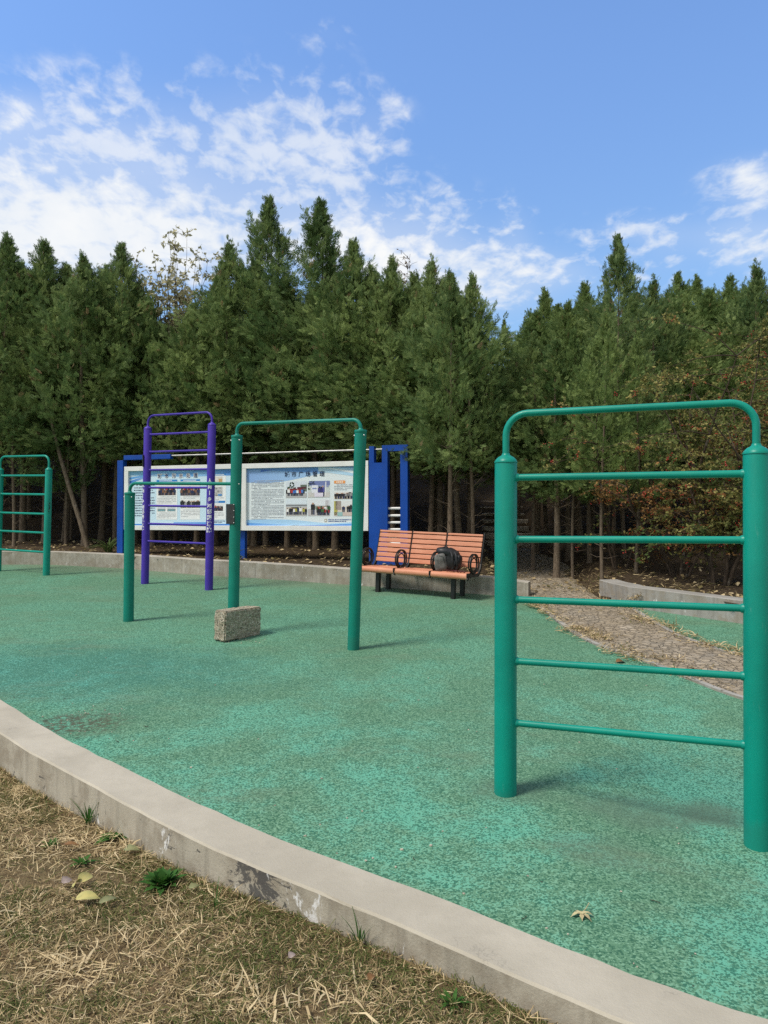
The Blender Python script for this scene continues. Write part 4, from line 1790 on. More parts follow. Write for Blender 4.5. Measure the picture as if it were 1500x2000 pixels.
def cypress_trunk(seed, H=7.0, zb=2.0, r0=.075):
    rng = random.Random(seed)
    mb = MB()
    ph, ph2 = rng.uniform(0, 6), rng.uniform(0, 6)
    ax = lambda z: Vector((.05 * math.sin(z * .9 + ph) - .05 * math.sin(ph), .05 * math.sin(z * .8 + ph2) - .05 * math.sin(ph2), z))
    pts = [ax(z) for z in [-.15, 0, .12, .35, .8, 1.3, 1.8, 2.4, 3.2, 4.2, 5.4, H * .93]]
    rad = [r0 * 1.55, r0 * 1.35, r0 * 1.12, r0, r0 * .95, r0 * .9, r0 * .84, r0 * .76, r0 * .62, r0 * .45, r0 * .26, .008]
    mb.tube(pts, rad, 10)
    # dead lower twigs and live limbs inside the crown
    for i in range(46):
        z = rng.uniform(.55, 2.2) if i < 15 else rng.uniform(1.7, H * .82)
        a = rng.uniform(0, 2 * PI)
        ln = rng.uniform(.15, .55) if i < 15 else rng.uniform(.4, .85) * (1.15 - z / H)
        b = ax(z)
        d = Vector((math.cos(a), math.sin(a), rng.uniform(.05, .5) if i < 15 else rng.uniform(.5, 1.1))).normalized()
        r = .008 if i < 15 else .014 * (1.2 - z / H)
        p = [b, b + d * ln * .4 + Vector((0, 0, -.02)), b + d * ln * .75 + Vector((rng.uniform(-.05, .05), rng.uniform(-.05, .05), 0)), b + d * ln + Vector((rng.uniform(-.08, .08), rng.uniform(-.08, .08), .04))]
        mb.tube(p, [r, r * .8, r * .55, r * .25], 5, cap=False)
    return mb


VAR = []
for i in range(7):
    V_, Q_, t_ = cypress_crown(100 + i, Rm=(1.12, 1.2, 1.02, 1.25, 1.1, .92, 1.15)[i], zb=(2.35, 2.2, 2.5, 2.3, 2.4, 2.3, 2.25)[i], spire=(.75, .7, .8, .72, .78, .66, .74)[i], n_cl=(300, 320, 290, 330, 300, 280, 310)[i])
    cm = np_mesh('crown', V_, Q_, M['cypress'], t_)
    cl = cm
    tmb = cypress_trunk(300 + i, r0=(.075, .065, .08, .07, .06, .055, .07)[i])
    tm = bpy.data.meshes.new('trunk')
    tm.from_pydata(tmb.v, [], tmb.f)
    tm.materials.append(M['bark'])
    tm.polygons.foreach_set('use_smooth', [True] * len(tmb.f))
    VAR.append((cm, cl, tm))
n_trees = 0


def tree(x, y, H, var, wide=1.0, label=None, group=None, light=False, lean=(0, 0), rz=None):
    global n_trees
    n_trees += 1
    cm, cl, tm = VAR[var % len(VAR)]
    o = empty('cypress_tree', (x, y, hill(x, y) - .02), random.uniform(0, 6.28) if rz is None else rz, label, 'conifer tree', group)
    s = H / 7.0
    o.scale = (s * wide, s * wide, s)
    o.rotation_euler = (lean[0] + random.uniform(-.02, .02), lean[1] + random.uniform(-.02, .02), o.rotation_euler.z)
    tr = link(bpy.data.objects.new('trunk', tm), o)
    cr = link(bpy.data.objects.new('crown', cm), o)
    if light:
        cr.material_slots[0].link = 'OBJECT'
        cr.material_slots[0].material = M['cypress_light']
    return o


def tree_px(u, vtop, Y, var, wide=1.0, label=None, group=None, light=False, **k):
    p = at(u, vtop, Y)
    H = p.z - hill(p.x, Y)
    return tree(p.x, Y, H, var, wide, label, group, light, **k)


GF = 'front row of dark conifers behind the court'
GB = 'conifers deep in the shaded grove'
GR = 'conifers on the slope to the right of the path'


def wall_y(u, extra):
    """depth of a spot behind the back wall seen in column u"""
    Y = 13.0
    for _ in range(20):
        Y = line_y((u - 750) / F * Y) + extra
    return Y


front = [
    (-70, 470, 2.0, 0, 1.1, 'dark conifer at the very left edge, mostly cut off by the picture frame'),
    (5, 452, 1.5, 1, 1.05, 'tall dark conifer behind the far left ladder, tip at the left edge of the sky'),
    (92, 462, 1.9, 2, 1.1, 'pointed dark conifer second from the left edge, rising over the green ladder'),
    (168, 500, 1.4, 3, 1.05, 'dense olive conifer with blunt top left of the purple ladder'),
    (228, 470, 2.0, 4, 1.05, 'dark conifer with ragged triple tip left of the bare yellow-leaved tree'),
    (300, 585, 2.1, 6, 1.1, 'broad low-topped conifer directly behind the purple ladder'),
    (385, 598, 2.3, 3, 1.1, 'broad conifer below the bare yellow-leaved tree, right of the purple ladder'),
    (455, 468, 2.6, 0, 1.0, 'dark ragged conifer just left of the tallest slim spire'),
    (521, 378, 3.0, 5, 1.0, 'tallest slim conifer spire, the highest tip of the whole grove'),
    (562, 530, 2.9, 1, 1.1, 'bushy conifer between the two tall spires, hanging over the notice board rail'),
    (618, 392, 2.9, 5, 1.1, 'second tall pointed spire with open see-through tip, right of the tallest one'),
    (698, 460, 2.7, 2, 1.1, 'neat cone-shaped conifer above the right end of the notice board'),
    (765, 505, 2.6, 4, 1.0, 'conifer with twin thin tips above the blue pylon'),
    (838, 502, 2.5, 0, .9, 'conifer with dark forked tip above the orange bench'),
    (878, 530, 1.5, 6, .95, 'olive conifer behind the bench, second from the end of the left grove'),
    (922, 532, 1.9, 4, .9, 'conifer at the right end of the left grove beside the gap of open sky'),
]
for u, v, ex_, var, wd, lb in front:
    tree_px(u, v, wall_y(u, ex_), var, wd, lb, GF)
# second to sixth rows fill the depth of the grove
rnd = random.Random(5)
for row in range(1, 7):
    x = -15.0
    while x < 2.2 - row * .05:
        xx = x + rnd.uniform(-.3, .3)
        y = line_y(xx) + 1.9 + row * 1.25 + rnd.uniform(-.4, .4)
        if abs(xx - path_x(y)) > 1.0 and xx < path_x(y) and y < 26:
            H = rnd.uniform(5.6, 6.5) - .12 * row
            uu = 750 + F * xx / y
            vmin = interp([(-100, 490), (250, 520), (300, 590), (400, 600), (440, 540), (700, 520), (860, 545), (930, 575), (960, 630), (985, 690)], uu) + rnd.uniform(5, 60)
            H = min(H, at(uu, vmin, y).z - hill(xx, y))
            if xx > 1.2:
                H -= .35
            tree(xx, y, H, rnd.randrange(7), rnd.uniform(.95, 1.15), 'slender conifer in the dark depth of the grove behind the notice board', GB)
        x += 1.25 if row < 4 else 1.5
for k in range(2):       # slim saplings low between the front trunks
    u = [30, 130, 350, 430, 640, 800, 870][k]
    Y = wall_y(u, 1.2 + .3 * (k % 3))
    tree_px(u, 690 + 25 * (k % 3), Y, k, .9, 'short conifer squeezed under the front row of the left grove', 'short conifers under the front row')

right = [
    (985, 622, 24, 5, .8, 'small pale conifer far up the stair in the gap of open sky', True),
    (1012, 655, 19, 6, .9, 'low light green conifer at the left end of the right slope, beside the sky gap', True),
    (1066, 566, 17.5, 1, .95, 'light green conifer with thin tip, first in the row right of the sky gap', True),
    (1108, 585, 14.0, 3, 1.05, 'full olive conifer behind the left end of the large ladder', True),
    (1152, 546, 16.5, 2, 1.0, 'light green conifer left of the tall dark spire on the right', True),
    (1216, 452, 13.4, 5, .85, 'tall dark spire with bare trunk showing, the highest tree on the right', False),
    (1272, 545, 15.5, 0, .95, 'dark conifer touching the right side of the tall spire', False),
    (1318, 530, 21, 4, 1.1, 'pale green conifer far back, first after the tall spire', True),
    (1357, 540, 22.5, 1, 1.1, 'pale green conifer far back above the middle of the large ladder bar', True),
    (1420, 534, 19, 2, 1.1, 'light conifer with brownish tip above the right half of the large ladder', True),
    (1455, 560, 22, 6, 1.1, 'pale conifer far back near the right edge', True),
    (1488, 512, 16, 0, .95, 'dark pointed conifer at the right edge of the picture', False),
    (1535, 540, 18, 3, 1.1, 'conifer cut off by the right edge of the picture', True),
]
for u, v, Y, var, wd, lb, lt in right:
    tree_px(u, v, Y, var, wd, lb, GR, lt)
fill = [(1040, 640, 13.2, 4), (1085, 660, 12.3, 2), (1150, 640, 13.0, 6), (1195, 670, 14.5, 3), (1120, 610, 18, 0), (1250, 610, 18, 1), (1300, 600, 17, 6), (1360, 600, 18.5, 3), (1410, 610, 16.5, 4), (1460, 600, 17.5, 2), (1510, 600, 15.5, 1), (1560, 600, 14, 6), (1300, 575, 19.5, 2), (1340, 570, 20, 0), (1385, 562, 20.5, 5), (1440, 572, 20.5, 3), (1470, 565, 19, 6), (1180, 590, 18, 5), (1035, 610, 20, 3), (1090, 590, 19, 0), (1130, 575, 20, 4),
        (1290, 600, 25, 1), (1340, 590, 27, 2), (1390, 585, 28, 3), (1440, 580, 26, 4), (1490, 580, 25, 5), (1190, 590, 24, 6), (1230, 590, 27, 0), (1150, 600, 26, 1), (1100, 610, 26, 3), (1060, 625, 25, 4), (1035, 650, 23, 2), (1540, 580, 24, 2), (1590, 590, 21, 3), (1350, 640, 15, 0), (1430, 650, 14.5, 2)]
for u, v, Y, var in fill:
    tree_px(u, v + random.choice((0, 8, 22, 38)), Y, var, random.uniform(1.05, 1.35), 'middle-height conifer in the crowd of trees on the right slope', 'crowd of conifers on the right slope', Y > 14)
for u, v, ex_, var in ((48, 512, 2.6, 3), (130, 518, 2.4, 6), (200, 520, 2.7, 1), (265, 556, 2.6, 0), (420, 552, 2.8, 2), (488, 505, 3.1, 3), (655, 512, 3.1, 6), (730, 522, 2.9, 1), (800, 535, 2.9, 3), (860, 548, 2.8, 1), (900, 560, 2.6, 3)):
    tree_px(u, v, wall_y(u, ex_), var, 1.25, 'blunt conifer filling a gap between taller trees of the front row', 'gap fillers in the front row of conifers')
for u, v, Y, var in ((1045, 606, 16, 3), (1090, 596, 17, 6), (1132, 588, 15.5, 1), (1182, 580, 16, 3), (1242, 568, 17, 0), (1296, 572, 16.5, 3), (1338, 570, 18, 6), (1388, 566, 18, 1), (1440, 568, 17, 3), (1470, 570, 17.5, 6)):
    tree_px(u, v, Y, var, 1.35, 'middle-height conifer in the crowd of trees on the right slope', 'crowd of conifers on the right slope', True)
# bare trunks that stand in the open shade right of the path
for u, vb, vt, var, lb in ((1117, 1114, 640, 5, 'slim conifer with bare pale trunk left of the grey wall corner'),
                           (1174, 1130, 610, 4, 'slim conifer with bare knotty trunk right behind the corner of the grey wall'),
                           (1240, 1128, 650, 1, 'slim conifer with thin trunk between the grey wall and the berry shrubs')):
    g = ground(u, vb, .2)
    tree_px(u, vt, g.y + .3, var, .8, lb, GR, True)
# leaning bare trunk at the left
lt_ = MB()
lt_.tube([(0, 0, -.1), (-.18, .05, .5), (-.42, .12, 1.2), (-.62, .2, 1.8), (-.85, .3, 2.6)], [.055, .048, .042, .036, .025], 9)
p = at(174, 1066, wall_y(174, 1.0))
ltr = empty('leaning_trunk', (p.x, p.y, hill(p.x, p.y)), .1, 'bare dead trunk leaning to the left behind the wall, left of the notice board', 'dead tree')
lt_.build('trunk', M['bark'], ltr)


# ------------------------------------------------------------------ broadleaf shrubs with arching branches
def arching(seed, H, spread, n_stem, n_br, n_tw, leaf, n_leaf, n_berry, up=1.0, berry_r=.010, thick=.028):
    rng = np.random.default_rng(seed)
    rr = random.Random(seed)
    wood = MB()
    LP, LD, BP = [], [], []

    def limb(p, d, ln, r, grav, seg=7):
        pts = [p]
        d = d.normalized()
        for k in range(seg):
            d = (d + Vector((rr.gauss(0, .10), rr.gauss(0, .10), rr.gauss(0, .07) - grav))).normalized()
            p = p + d * (ln / seg)
            pts.append(p)
        wood.tube(pts, [max(.0016, r * (1 - .82 * i / seg)) for i in range(seg + 1)], 6 if r > .01 else 4, cap=False)
        return pts

    for s in range(n_stem):
        a = 2 * PI * s / n_stem + rr.uniform(-.3, .3)
        d = Vector((math.cos(a) * .42, math.sin(a) * .42, 1.0 * up))
        st = limb(Vector((math.cos(a) * .1, math.sin(a) * .1, -.05)), d, H * rr.uniform(.75, 1.0), thick * rr.uniform(.7, 1.15), .035, 9)
        for b in range(n_br):
            i = rr.randint(2, 9)
            aa = rr.uniform(0, 2 * PI)
            o = st[i]
            hor = Vector((math.cos(aa), math.sin(aa), rr.uniform(.1, .9)))
            out = Vector((o.x, o.y, 0))
            br = limb(o, hor + out * .5, spread * rr.uniform(.45, 1.0), .009, .075, 8)
            for q in range(n_tw):
                j = rr.randint(2, 8)
                aa = rr.uniform(0, 2 * PI)
                tw = limb(br[j], Vector((math.cos(aa), math.sin(aa), rr.uniform(-.5, .6))), rr.uniform(.16, .4), .0032, .10, 4)
                for _ in range(n_leaf):
                    f = rr.uniform(.05, 1) * 3.99
                    k = int(f)
                    LP.append(tw[k].lerp(tw[k + 1], f - k))
                    LD.append((rr.gauss(0, 1), rr.gauss(0, 1), rr.gauss(.1, .7)))
                if rr.random() < n_berry:
                    e = tw[rr.randint(2, 4)]
                    for _ in range(rr.randint(2, 6)):
                        BP.append(e + Vector((rr.gauss(0, .02), rr.gauss(0, .02), rr.gauss(-.015, .015))))
    P = np.array([tuple(p) for p in LP])
    D = unit(np.array(LD))
    n = len(P)
    L = rng.uniform(.6, 1.25, n) * leaf
    S = unit(np.cross(D, rng.normal(size=(n, 3))))
    N = np.cross(S, D)
    V = np.stack([P, P + D * (L * .5)[:, None] + S * (L * .27)[:, None] + N * (L * .06)[:, None], P + D * L[:, None], P + D * (L * .5)[:, None] - S * (L * .27)[:, None] + N * (L * .06)[:, None]], 1).reshape(-1, 3)
    Q = np.arange(n * 4).reshape(-1, 4)
    g = np.clip(.5 + .6 * np.array([mnoise.noise(p * 2.2) for p in LP]) + rng.normal(size=n) * .16, 0, 1)
    tint = np.repeat(g, 4)
    bm_ = MB()
    for b in BP:
        r = berry_r * rr.uniform(.7, 1.25)
        bm_.lathe([(r * .05, -r), (r * .72, -r * .7), (r, 0), (r * .72, r * .7), (r * .05, r)], b, 6)
    return wood, (V, Q, tint), bm_


def shrub(name, x, y, data, label, cat, leafmat, group=None, rz=0, sc=1.0, berries=True):
    wood, (V, Q, tint), bm_ = data
    o = empty(name, (x, y, hill(x, y)), rz, label, cat, group)
    o.scale = (sc, sc, sc)
    wood.build('branch', M['twig'], o)
    mi = np.zeros(len(Q), dtype=np.int32)
    if berries and bm_.v:
        BV = np.array(bm_.v)
        BQ = np.array(bm_.f) + len(V)
        V, Q, tint = np.concatenate([V, BV]), np.concatenate([Q, BQ]), np.concatenate([tint, np.full(len(BV), .5)])
        mi = np.concatenate([mi, np.ones(len(BQ), dtype=np.int32)])
    link(bpy.data.objects.new('foliage', np_mesh('foliage', V, Q, [leafmat, M['berry']], tint, mi)), o)
    return o


GS = 'berry shrubs behind the grey wall'
s1 = ground(1425, 1150, .2)
shrub('berry_shrub', s1.x, s1.y + .25, arching(21, 3.5, 1.25, 7, 14, 12, .05, 17, .2, 1.7, berry_r=.0085), 'large arching shrub with red berries and bronze leaves behind the right end of the ladder', 'shrub', M['berry_leaf'], GS)
s2 = at(1330, 1120, 11.0)
shrub('berry_shrub', s2.x, s2.y, arching(22, 2.35, 1.05, 5, 9, 11, .042, 15, .26, .9, berry_r=.0085), 'russet shrub thick with red berries seen in the middle of the large ladder', 'shrub', M['red_leaf'], GS)
s3 = at(1540, 1150, 9.6)
shrub('berry_shrub', s3.x, s3.y, arching(23, 3.7, 1.2, 7, 13, 11, .05, 17, .2, 1.8, berry_r=.0085), 'tall bronze berry shrub at the right edge, partly outside the picture', 'shrub', M['berry_leaf'], GS)
s4 = at(1210, 1090, 11.9)
shrub('berry_shrub', s4.x, s4.y, arching(24, 3.3, 1.1, 3, 9, 9, .045, 11, .3, 1.7, berry_r=.0085), 'thin straggly berry shrub with arching twigs left of the other berry shrubs', 'shrub', M['berry_leaf'], GS)
s5 = at(1460, 1040, 12.6)
shrub('berry_shrub', s5.x, s5.y, arching(25, 3.7, 1.2, 6, 13, 11, .05, 16, .2, 1.8, berry_r=.0085), 'tall bronze berry shrub standing behind the large arching one', 'shrub', M['berry_leaf'], GS)
# pale, nearly bare trees that poke out above the left grove
def bare_tree(u, v, Y, spread, n_stem, leafmat, leaf, per, label, seed, low):
    rr = random.Random(seed)
    rng = np.random.default_rng(seed)
    pb = at(u, v, Y)
    g = hill(pb.x, Y)
    H = pb.z - g
    wood = MB()
    P = []
    wood.tube([(0, 0, -.1), (.02, .01, H * .25), (0, 0, H * .5)], [.06, .045, .03], 8)
    for i in range(n_stem):
        a = 2 * PI * i / n_stem + rr.uniform(-.3, .3)
        e = Vector((math.cos(a) * spread * rr.uniform(.15, 1), math.sin(a) * spread * rr.uniform(.15, .8), H * (1 if i == 0 else rr.uniform(low, .97))))
        b0 = Vector((0, 0, H * rr.uniform(.25, .5)))
        pts = [b0.lerp(e, k / 8) + Vector((rr.gauss(0, .03), rr.gauss(0, .03), .10 * math.sin(PI * k / 8))) * (1 if 0 < k < 8 else 0) - Vector((0, 0, 1)) * 0 for k in range(9)]
        wood.tube(pts, [.017 * (1 - .85 * k / 8) for k in range(9)], 5, cap=False)
        for q in range(12):
            k = rr.randint(4, 8)
            d = Vector((rr.gauss(0, 1), rr.gauss(0, 1), rr.uniform(.2, 1.6))).normalized()
            l = rr.uniform(.15, .5)
            tw = [pts[k], pts[k] + d * l * .5, pts[k] + d * l + Vector((rr.gauss(0, .05), rr.gauss(0, .05), -.06))]
            wood.tube(tw, [.005, .0035, .002], 4, cap=False)
            for _ in range(per):
                f = rr.uniform(.1, 1) * 1.99
                P.append(tw[int(f)].lerp(tw[int(f) + 1], f - int(f)))
    P = np.array([tuple(p) for p in P])
    n = len(P)
    D = unit(rng.normal(size=(n, 3)) + [0, 0, -.4])
    L = rng.uniform(.6, 1.2, n) * leaf
    S = unit(np.cross(D, rng.normal(size=(n, 3))))
    V = np.stack([P, P + D * (L * .5)[:, None] + S * (L * .26)[:, None], P + D * L[:, None], P + D * (L * .5)[:, None] - S * (L * .26)[:, None]], 1).reshape(-1, 3)
    o = empty('bare_tree', (pb.x, Y, g), 0, label, 'tree')
    wood.build('branch', M['twig'], o)
    link(bpy.data.objects.new('foliage', np_mesh('foliage', V, np.arange(n * 4).reshape(-1, 4), leafmat, np.repeat(rng.uniform(0, .9, n), 4))), o)


bare_tree(345, 466, 16.4, 1.1, 30, M['dry_leaf'], .10, 9, 'nearly bare tree with sparse pale yellow leaves poking above the left grove', 31, .80)
bare_tree(792, 506, 15.2, .22, 6, M['red_leaf'], .06, 5, 'thin dry brown treetop sticking out beside the twin-tipped conifer', 32, .86)


# ------------------------------------------------------------------ grass and litter
def blades(n_try, dens, x0, x1, y0, y1, zf, lo, hi, wlo, whi, flat, tintf, seed, keep=lambda x, y: True):
    rng = np.random.default_rng(seed)
    X = rng.uniform(x0, x1, n_try)
    Y = rng.uniform(y0, y1, n_try)
    U_ = rng.uniform(size=n_try)
    pts, tn, fl_ = [], [], []
    for x, y, u in zip(X, Y, U_):
        if keep(x, y) and u < dens(x, y):
            pts.append((x, y, zf(x, y)))
            tn.append(tintf(x, y))
            fl_.append(flat(x, y))
    P = np.array(pts)
    n = len(P)
    fl_ = np.array(fl_)
    az = rng.uniform(0, 2 * PI, n)
    el = np.clip(rng.normal(size=n) * .32 + (1.05 - fl_), .03, 1.45)
    L = rng.uniform(lo, hi, n) * rng.uniform(.6, 1.2, n)
    W_ = rng.uniform(wlo, whi, n)
    D = np.stack([np.cos(az) * np.cos(el), np.sin(az) * np.cos(el), np.sin(el)], 1)
    S = np.stack([-np.sin(az), np.cos(az), rng.normal(size=n) * .5], 1)
    S = unit(S)
    bend = rng.normal(size=(n, 3)) * .28
    bend[:, 2] -= .28
    P[:, 2] += rng.uniform(0, .02, n) * fl_
    a = P
    b = P + D * (L * .5)[:, None]
    c = P + D * (L)[:, None] + bend * (L * .6)[:, None]
    zmin = np.array([p[2] for p in pts]) + .004
    b[:, 2] = np.maximum(b[:, 2], zmin)
    c[:, 2] = np.maximum(c[:, 2], zmin)
    w_ = (S * (W_ * .5)[:, None])
    V = np.stack([a - w_, a + w_, b - w_ * .85, b + w_ * .85, c - w_ * .12, c + w_ * .12], 1).reshape(-1, 3)
    base = np.arange(n)[:, None] * 6
    Q = np.concatenate([base + np.array([0, 1, 3, 2]), base + np.array([2, 3, 5, 4])], 0)
    T = np.repeat(np.clip(np.array(tn) + rng.normal(size=n) * .15, 0, 1), 6)
    return V, Q, T


nz = lambda x, y, s, k: mnoise.noise(Vector((x * s, y * s, k)))
OX = np.array([p.x for p in OUT])
OY = np.array([p.y for p in OUT])
lawn_keep = lambda x, y: y < np.interp(x, OX, OY) - .004
greenish = lambda x, y: .5 + .9 * nz(x, y, 1.1, 4) + .75 * nz(x, y, 4.5, 14) + .30 * sst(-.9, -.1, x) - .2 * sst(3.2, 4.5, y)
straw = lambda x, y: nz(x, y, 2.4, 31) + .4 * nz(x, y, 7, 8)


def tint_mix(x, y):
    g = greenish(x, y)
    if random.random() < .1 + .6 * sst(.3, .9, g):
        return random.uniform(.02, .32)
    return random.choice((.38, .48, .6, .68, .78))


bare = lambda x, y: nz(x, y, 1.7, 51) + .5 * nz(x, y, 5, 52)
V1, Q1, T1 = blades(330000, lambda x, y: (.95 if y < 4.9 else .4) * (.10 + .90 * sst(-.05, .5, greenish(x, y))) * (1 - .8 * sst(.12, .4, bare(x, y))), -3.0, 1.4, 1.5, 5.6, lawn_z, .018, .058, .0018, .0038, lambda x, y: .75, tint_mix, 1, lawn_keep)
V2, Q2, T2 = blades(95000, lambda x, y: (.05 + .85 * sst(-.05, .45, straw(x, y))) * (1 - .8 * sst(-1.0, -.2, x)), -3.0, 1.4, 1.5, 5.6, lawn_z, .04, .13, .002, .0042, lambda x, y: .93, lambda x, y: random.choice((.55, .66, .78, .9, .95)), 2, lawn_keep)
V3, Q3, T3 = blades(9000, lambda x, y: .9 * sst(.2, .55, straw(x, y)) * (1 - sst(-.5, .2, x)), -3.0, .6, 1.4, 4.6, lawn_z, .07, .17, .004, .010, lambda x, y: 1.0, lambda x, y: random.choice((.85, .95, 1.0)), 3, lawn_keep)
V = np.concatenate([V1, V2, V3])
Q = np.concatenate([Q1, Q2 + len(V1), Q3 + len(V1) + len(V2)])
g_ = link(bpy.data.objects.new('grass', np_mesh('grass', V, Q, M['blade'], np.concatenate([T1, T2, T3]))))
tag(g_, 'short dry grass with pale straw in front of the curved wall', 'grass', kind='stuff')


# dry grass along the path and on the slope behind it
def pside(x, y):
    """nearness to the path's two edges"""
    return min(min((Vector((x, y)) - p).length for p in LE[::3]), min((Vector((x, y)) - p).length for p in RE[::3]))


def zs(x, y):
    return hill(x, y) if y > line_y(x) + .1 else path_z(x, y) + .0


def k_path(x, y):
    if y > line_y(x) + .25:
        return True
    d1 = min((Vector((x, y)) - p).length for p in LE[::3])
    d2 = min((Vector((x, y)) - p).length for p in RE[::3])
    return d1 + d2 < 1.42 and y < 10.5


V1, Q1, T1 = blades(110000, lambda x, y: math.exp(-(pside(x, y) / .2) ** 2) * (.1 + 1.6 * max(0, nz(x, y, 1.9, 3) + .1)), 1.6, 4.6, 5.6, 13.5, zs, .04, .10, .005, .011, lambda x, y: .85, lambda x, y: random.choice((.3, .5, .62, .7, .8)), 4, k_path)
V2, Q2, T2 = blades(30000, lambda x, y: .7 * max(0, .35 + nz(x, y, 1.1, 6)) * (1 - sst(1.2, 2.6, y - line_y(x))), 1.0, 6.5, 7.2, 14, hill, .05, .13, .006, .013, lambda x, y: .9, lambda x, y: random.choice((.2, .4, .5, .6, .7)), 5, lambda x, y: y > line_y(x) + .3)
V3, Q3, T3 = blades(5000, lambda x, y: .5 * max(0, .1 + nz(x, y, 1.3, 9)) * (1 - sst(.8, 2.0, y - line_y(x))), -9, 1.8, 10.5, 16, hill, .05, .14, .006, .012, lambda x, y: .85, lambda x, y: random.choice((.1, .35, .5, .6)), 6, lambda x, y: y > line_y(x) + .3)
V = np.concatenate([V1, V2, V3])
Q = np.concatenate([Q1, Q2 + len(V1), Q3 + len(V1) + len(V2)])
o = link(bpy.data.objects.new('dry_grass', np_mesh('dry_grass', V, Q, M['blade'], np.concatenate([T1, T2, T3]))))
tag(o, 'straw coloured grass tufts along the path edges and under the trees', 'grass', kind='stuff')


def leaf_litter(n, seed):
    rng = random.Random(seed)
    P, D, L = [], [], []
    while len(P) < n:
        x, y = rng.uniform(-9, 6.5), rng.uniform(7, 19)
        if y < line_y(x) + .3:
            continue
        if rng.random() > math.exp(-(y - line_y(x)) / 3.5):
            continue
        P.append((x, y, (path_z(x, y) if abs(x - path_x(y)) < .5 else hill(x, y)) + .012))
    P = np.array(P)
    r2 = np.random.default_rng(seed)
    az = r2.uniform(0, 6.28, n)
    D = np.stack([np.cos(az), np.sin(az), r2.normal(size=n) * .25], 1)
    S = np.stack([-np.sin(az), np.cos(az), r2.normal(size=n) * .4], 1)
    L = r2.uniform(.04, .10, n)[:, None]
    V = np.stack([P, P + D * L * .5 + S * L * .32 + [0, 0, .008], P + D * L, P + D * L * .5 - S * L * .32 + [0, 0, .004]], 1).reshape(-1, 3)
    V[:, 2] = np.maximum(V[:, 2], np.repeat(P[:, 2], 4) - .004)
    return V, np.arange(n * 4).reshape(-1, 4), np.repeat(r2.choice([.36, .45, .6, .7, .85], n), 4)


V, Q, T = leaf_litter(2600, 3)
o = link(bpy.data.objects.new('leaf_litter', np_mesh('leaf_litter', V, Q, M['blade'], T)))
tag(o, 'scattered brown fallen leaves under the trees', 'leaf litter', kind='stuff')


# ------------------------------------------------------------------ small plants, leaves, crumbs
def leaf_blade(mb, base, d, up, L, Wd, bend=.3, lobes=0, n=7, fold=.25):
    d, up = Vector(d).normalized(), Vector(up).normalized()
    s = d.cross(up).normalized()
    up = s.cross(d).normalized()
    vs = []
    for i in range(n + 1):
        t_ = i / n
        w_ = Wd * math.sin(PI * min(1, .06 + .94 * t_) ** .8) * .5
        if lobes:
            w_ *= 1 + .35 * math.sin(t_ * lobes * PI * 2)
        w_ = max(w_ * (1 + .3 * mnoise.noise(Vector((t_ * 4 + L * 91, Wd * 77, base[0] * 31)))), .0008)
        c = Vector(base) + d * (L * t_) + up * (-bend * L * t_ * t_ + .5 * bend * L * t_)
        vs += [c - s * w_ + up * (fold * w_), c, c + s * w_ + up * (fold * w_)]
    fs = []
    for i in range(n):
        a = i * 3
        fs += [[a, a + 1, a + 4, a + 3], [a + 1, a + 2, a + 5, a + 4]]
    mb.add(vs, fs)


def tint_all(o, seed):
    rng = random.Random(seed)
    me = o.data
    a = me.attributes.new('tint', 'FLOAT', 'POINT')
    a.data.foreach_set('value', [min(.9, max(0, .5 + .5 * mnoise.noise(v.co * 25) + rng.uniform(-.15, .15))) for v in me.vertices])


def lawn_pt(u, v):
    d_ = ray(u, v)
    tt = (lawn_z(0, 3) - CAMZ) / d_.z
    p = Vector((0, 0, CAMZ)) + d_ * tt
    for _ in range(5):
        tt = (lawn_z(p.x, p.y) - CAMZ) / d_.z
        p = Vector((0, 0, CAMZ)) + d_ * tt
    return p


def weed(u, v, n, L, Wd, label, seed, lobes=0, el=(.25, 1.2), mat='weed', name='weed_plant', group=None):
    rng = random.Random(seed)
    p = lawn_pt(u, v)
    mb = MB()
    for i in range(n):
        a = i * 2.4 + rng.uniform(-.3, .3)
        e = el[0] + (el[1] - el[0]) * (1 - i / n) * rng.uniform(.7, 1.1)
        e = el[1] - (el[1] - el[0]) * i / n
        d = (math.cos(a) * math.cos(e), math.sin(a) * math.cos(e), math.sin(e))
        ll = L * rng.uniform(.7, 1.15) * (.6 + .4 * i / n)
        leaf_blade(mb, (math.cos(a) * .008, math.sin(a) * .008, .005), d, (0, 0, 1), ll, Wd * rng.uniform(.8, 1.2), .35, lobes)
    o = mb.build(name, M[mat])
    tint_all(o, seed)
    o.location = p
    return tag(o, label, 'plant' if 'grass' not in name else 'grass tuft', group)


weed(318, 1735, 46, .10, .036, 'leafy bright green weed rosette growing in dry grass beside the wall', 4, 3, (.3, 1.45))
weed(222, 1640, 8, .085, .042, 'small broad-leaved weed pressed against the foot of the stained wall', 5, 0, (.15, .7))
weed(100, 1655, 10, .055, .016, 'faint small weed among straw above the yellow leaves', 6, 0, (.2, 1.0))
weed(160, 1690, 9, .06, .02, 'small green weed sprig just above the yellow fallen leaves', 16, 0, (.2, 1.0))
weed(172, 1612, 16, .22, .007, 'thin dark grass tuft arching up the wall face', 7, 0, (.7, 1.45), 'weed', 'grass_tuft')
weed(702, 1848, 9, .16, .006, 'thin grass tuft standing against the wall near the picture bottom', 8, 0, (.9, 1.45), 'weed', 'grass_tuft')
weed(420, 1780, 7, .12, .004, 'wispy dark grass stems against the stained wall face', 9, 0, (1.0, 1.5), 'weed', 'grass_tuft')
weed(885, 1965, 16, .06, .012, 'low green weed patch at the foot of the wall near the bottom edge', 10, 0, (.2, 1.0))
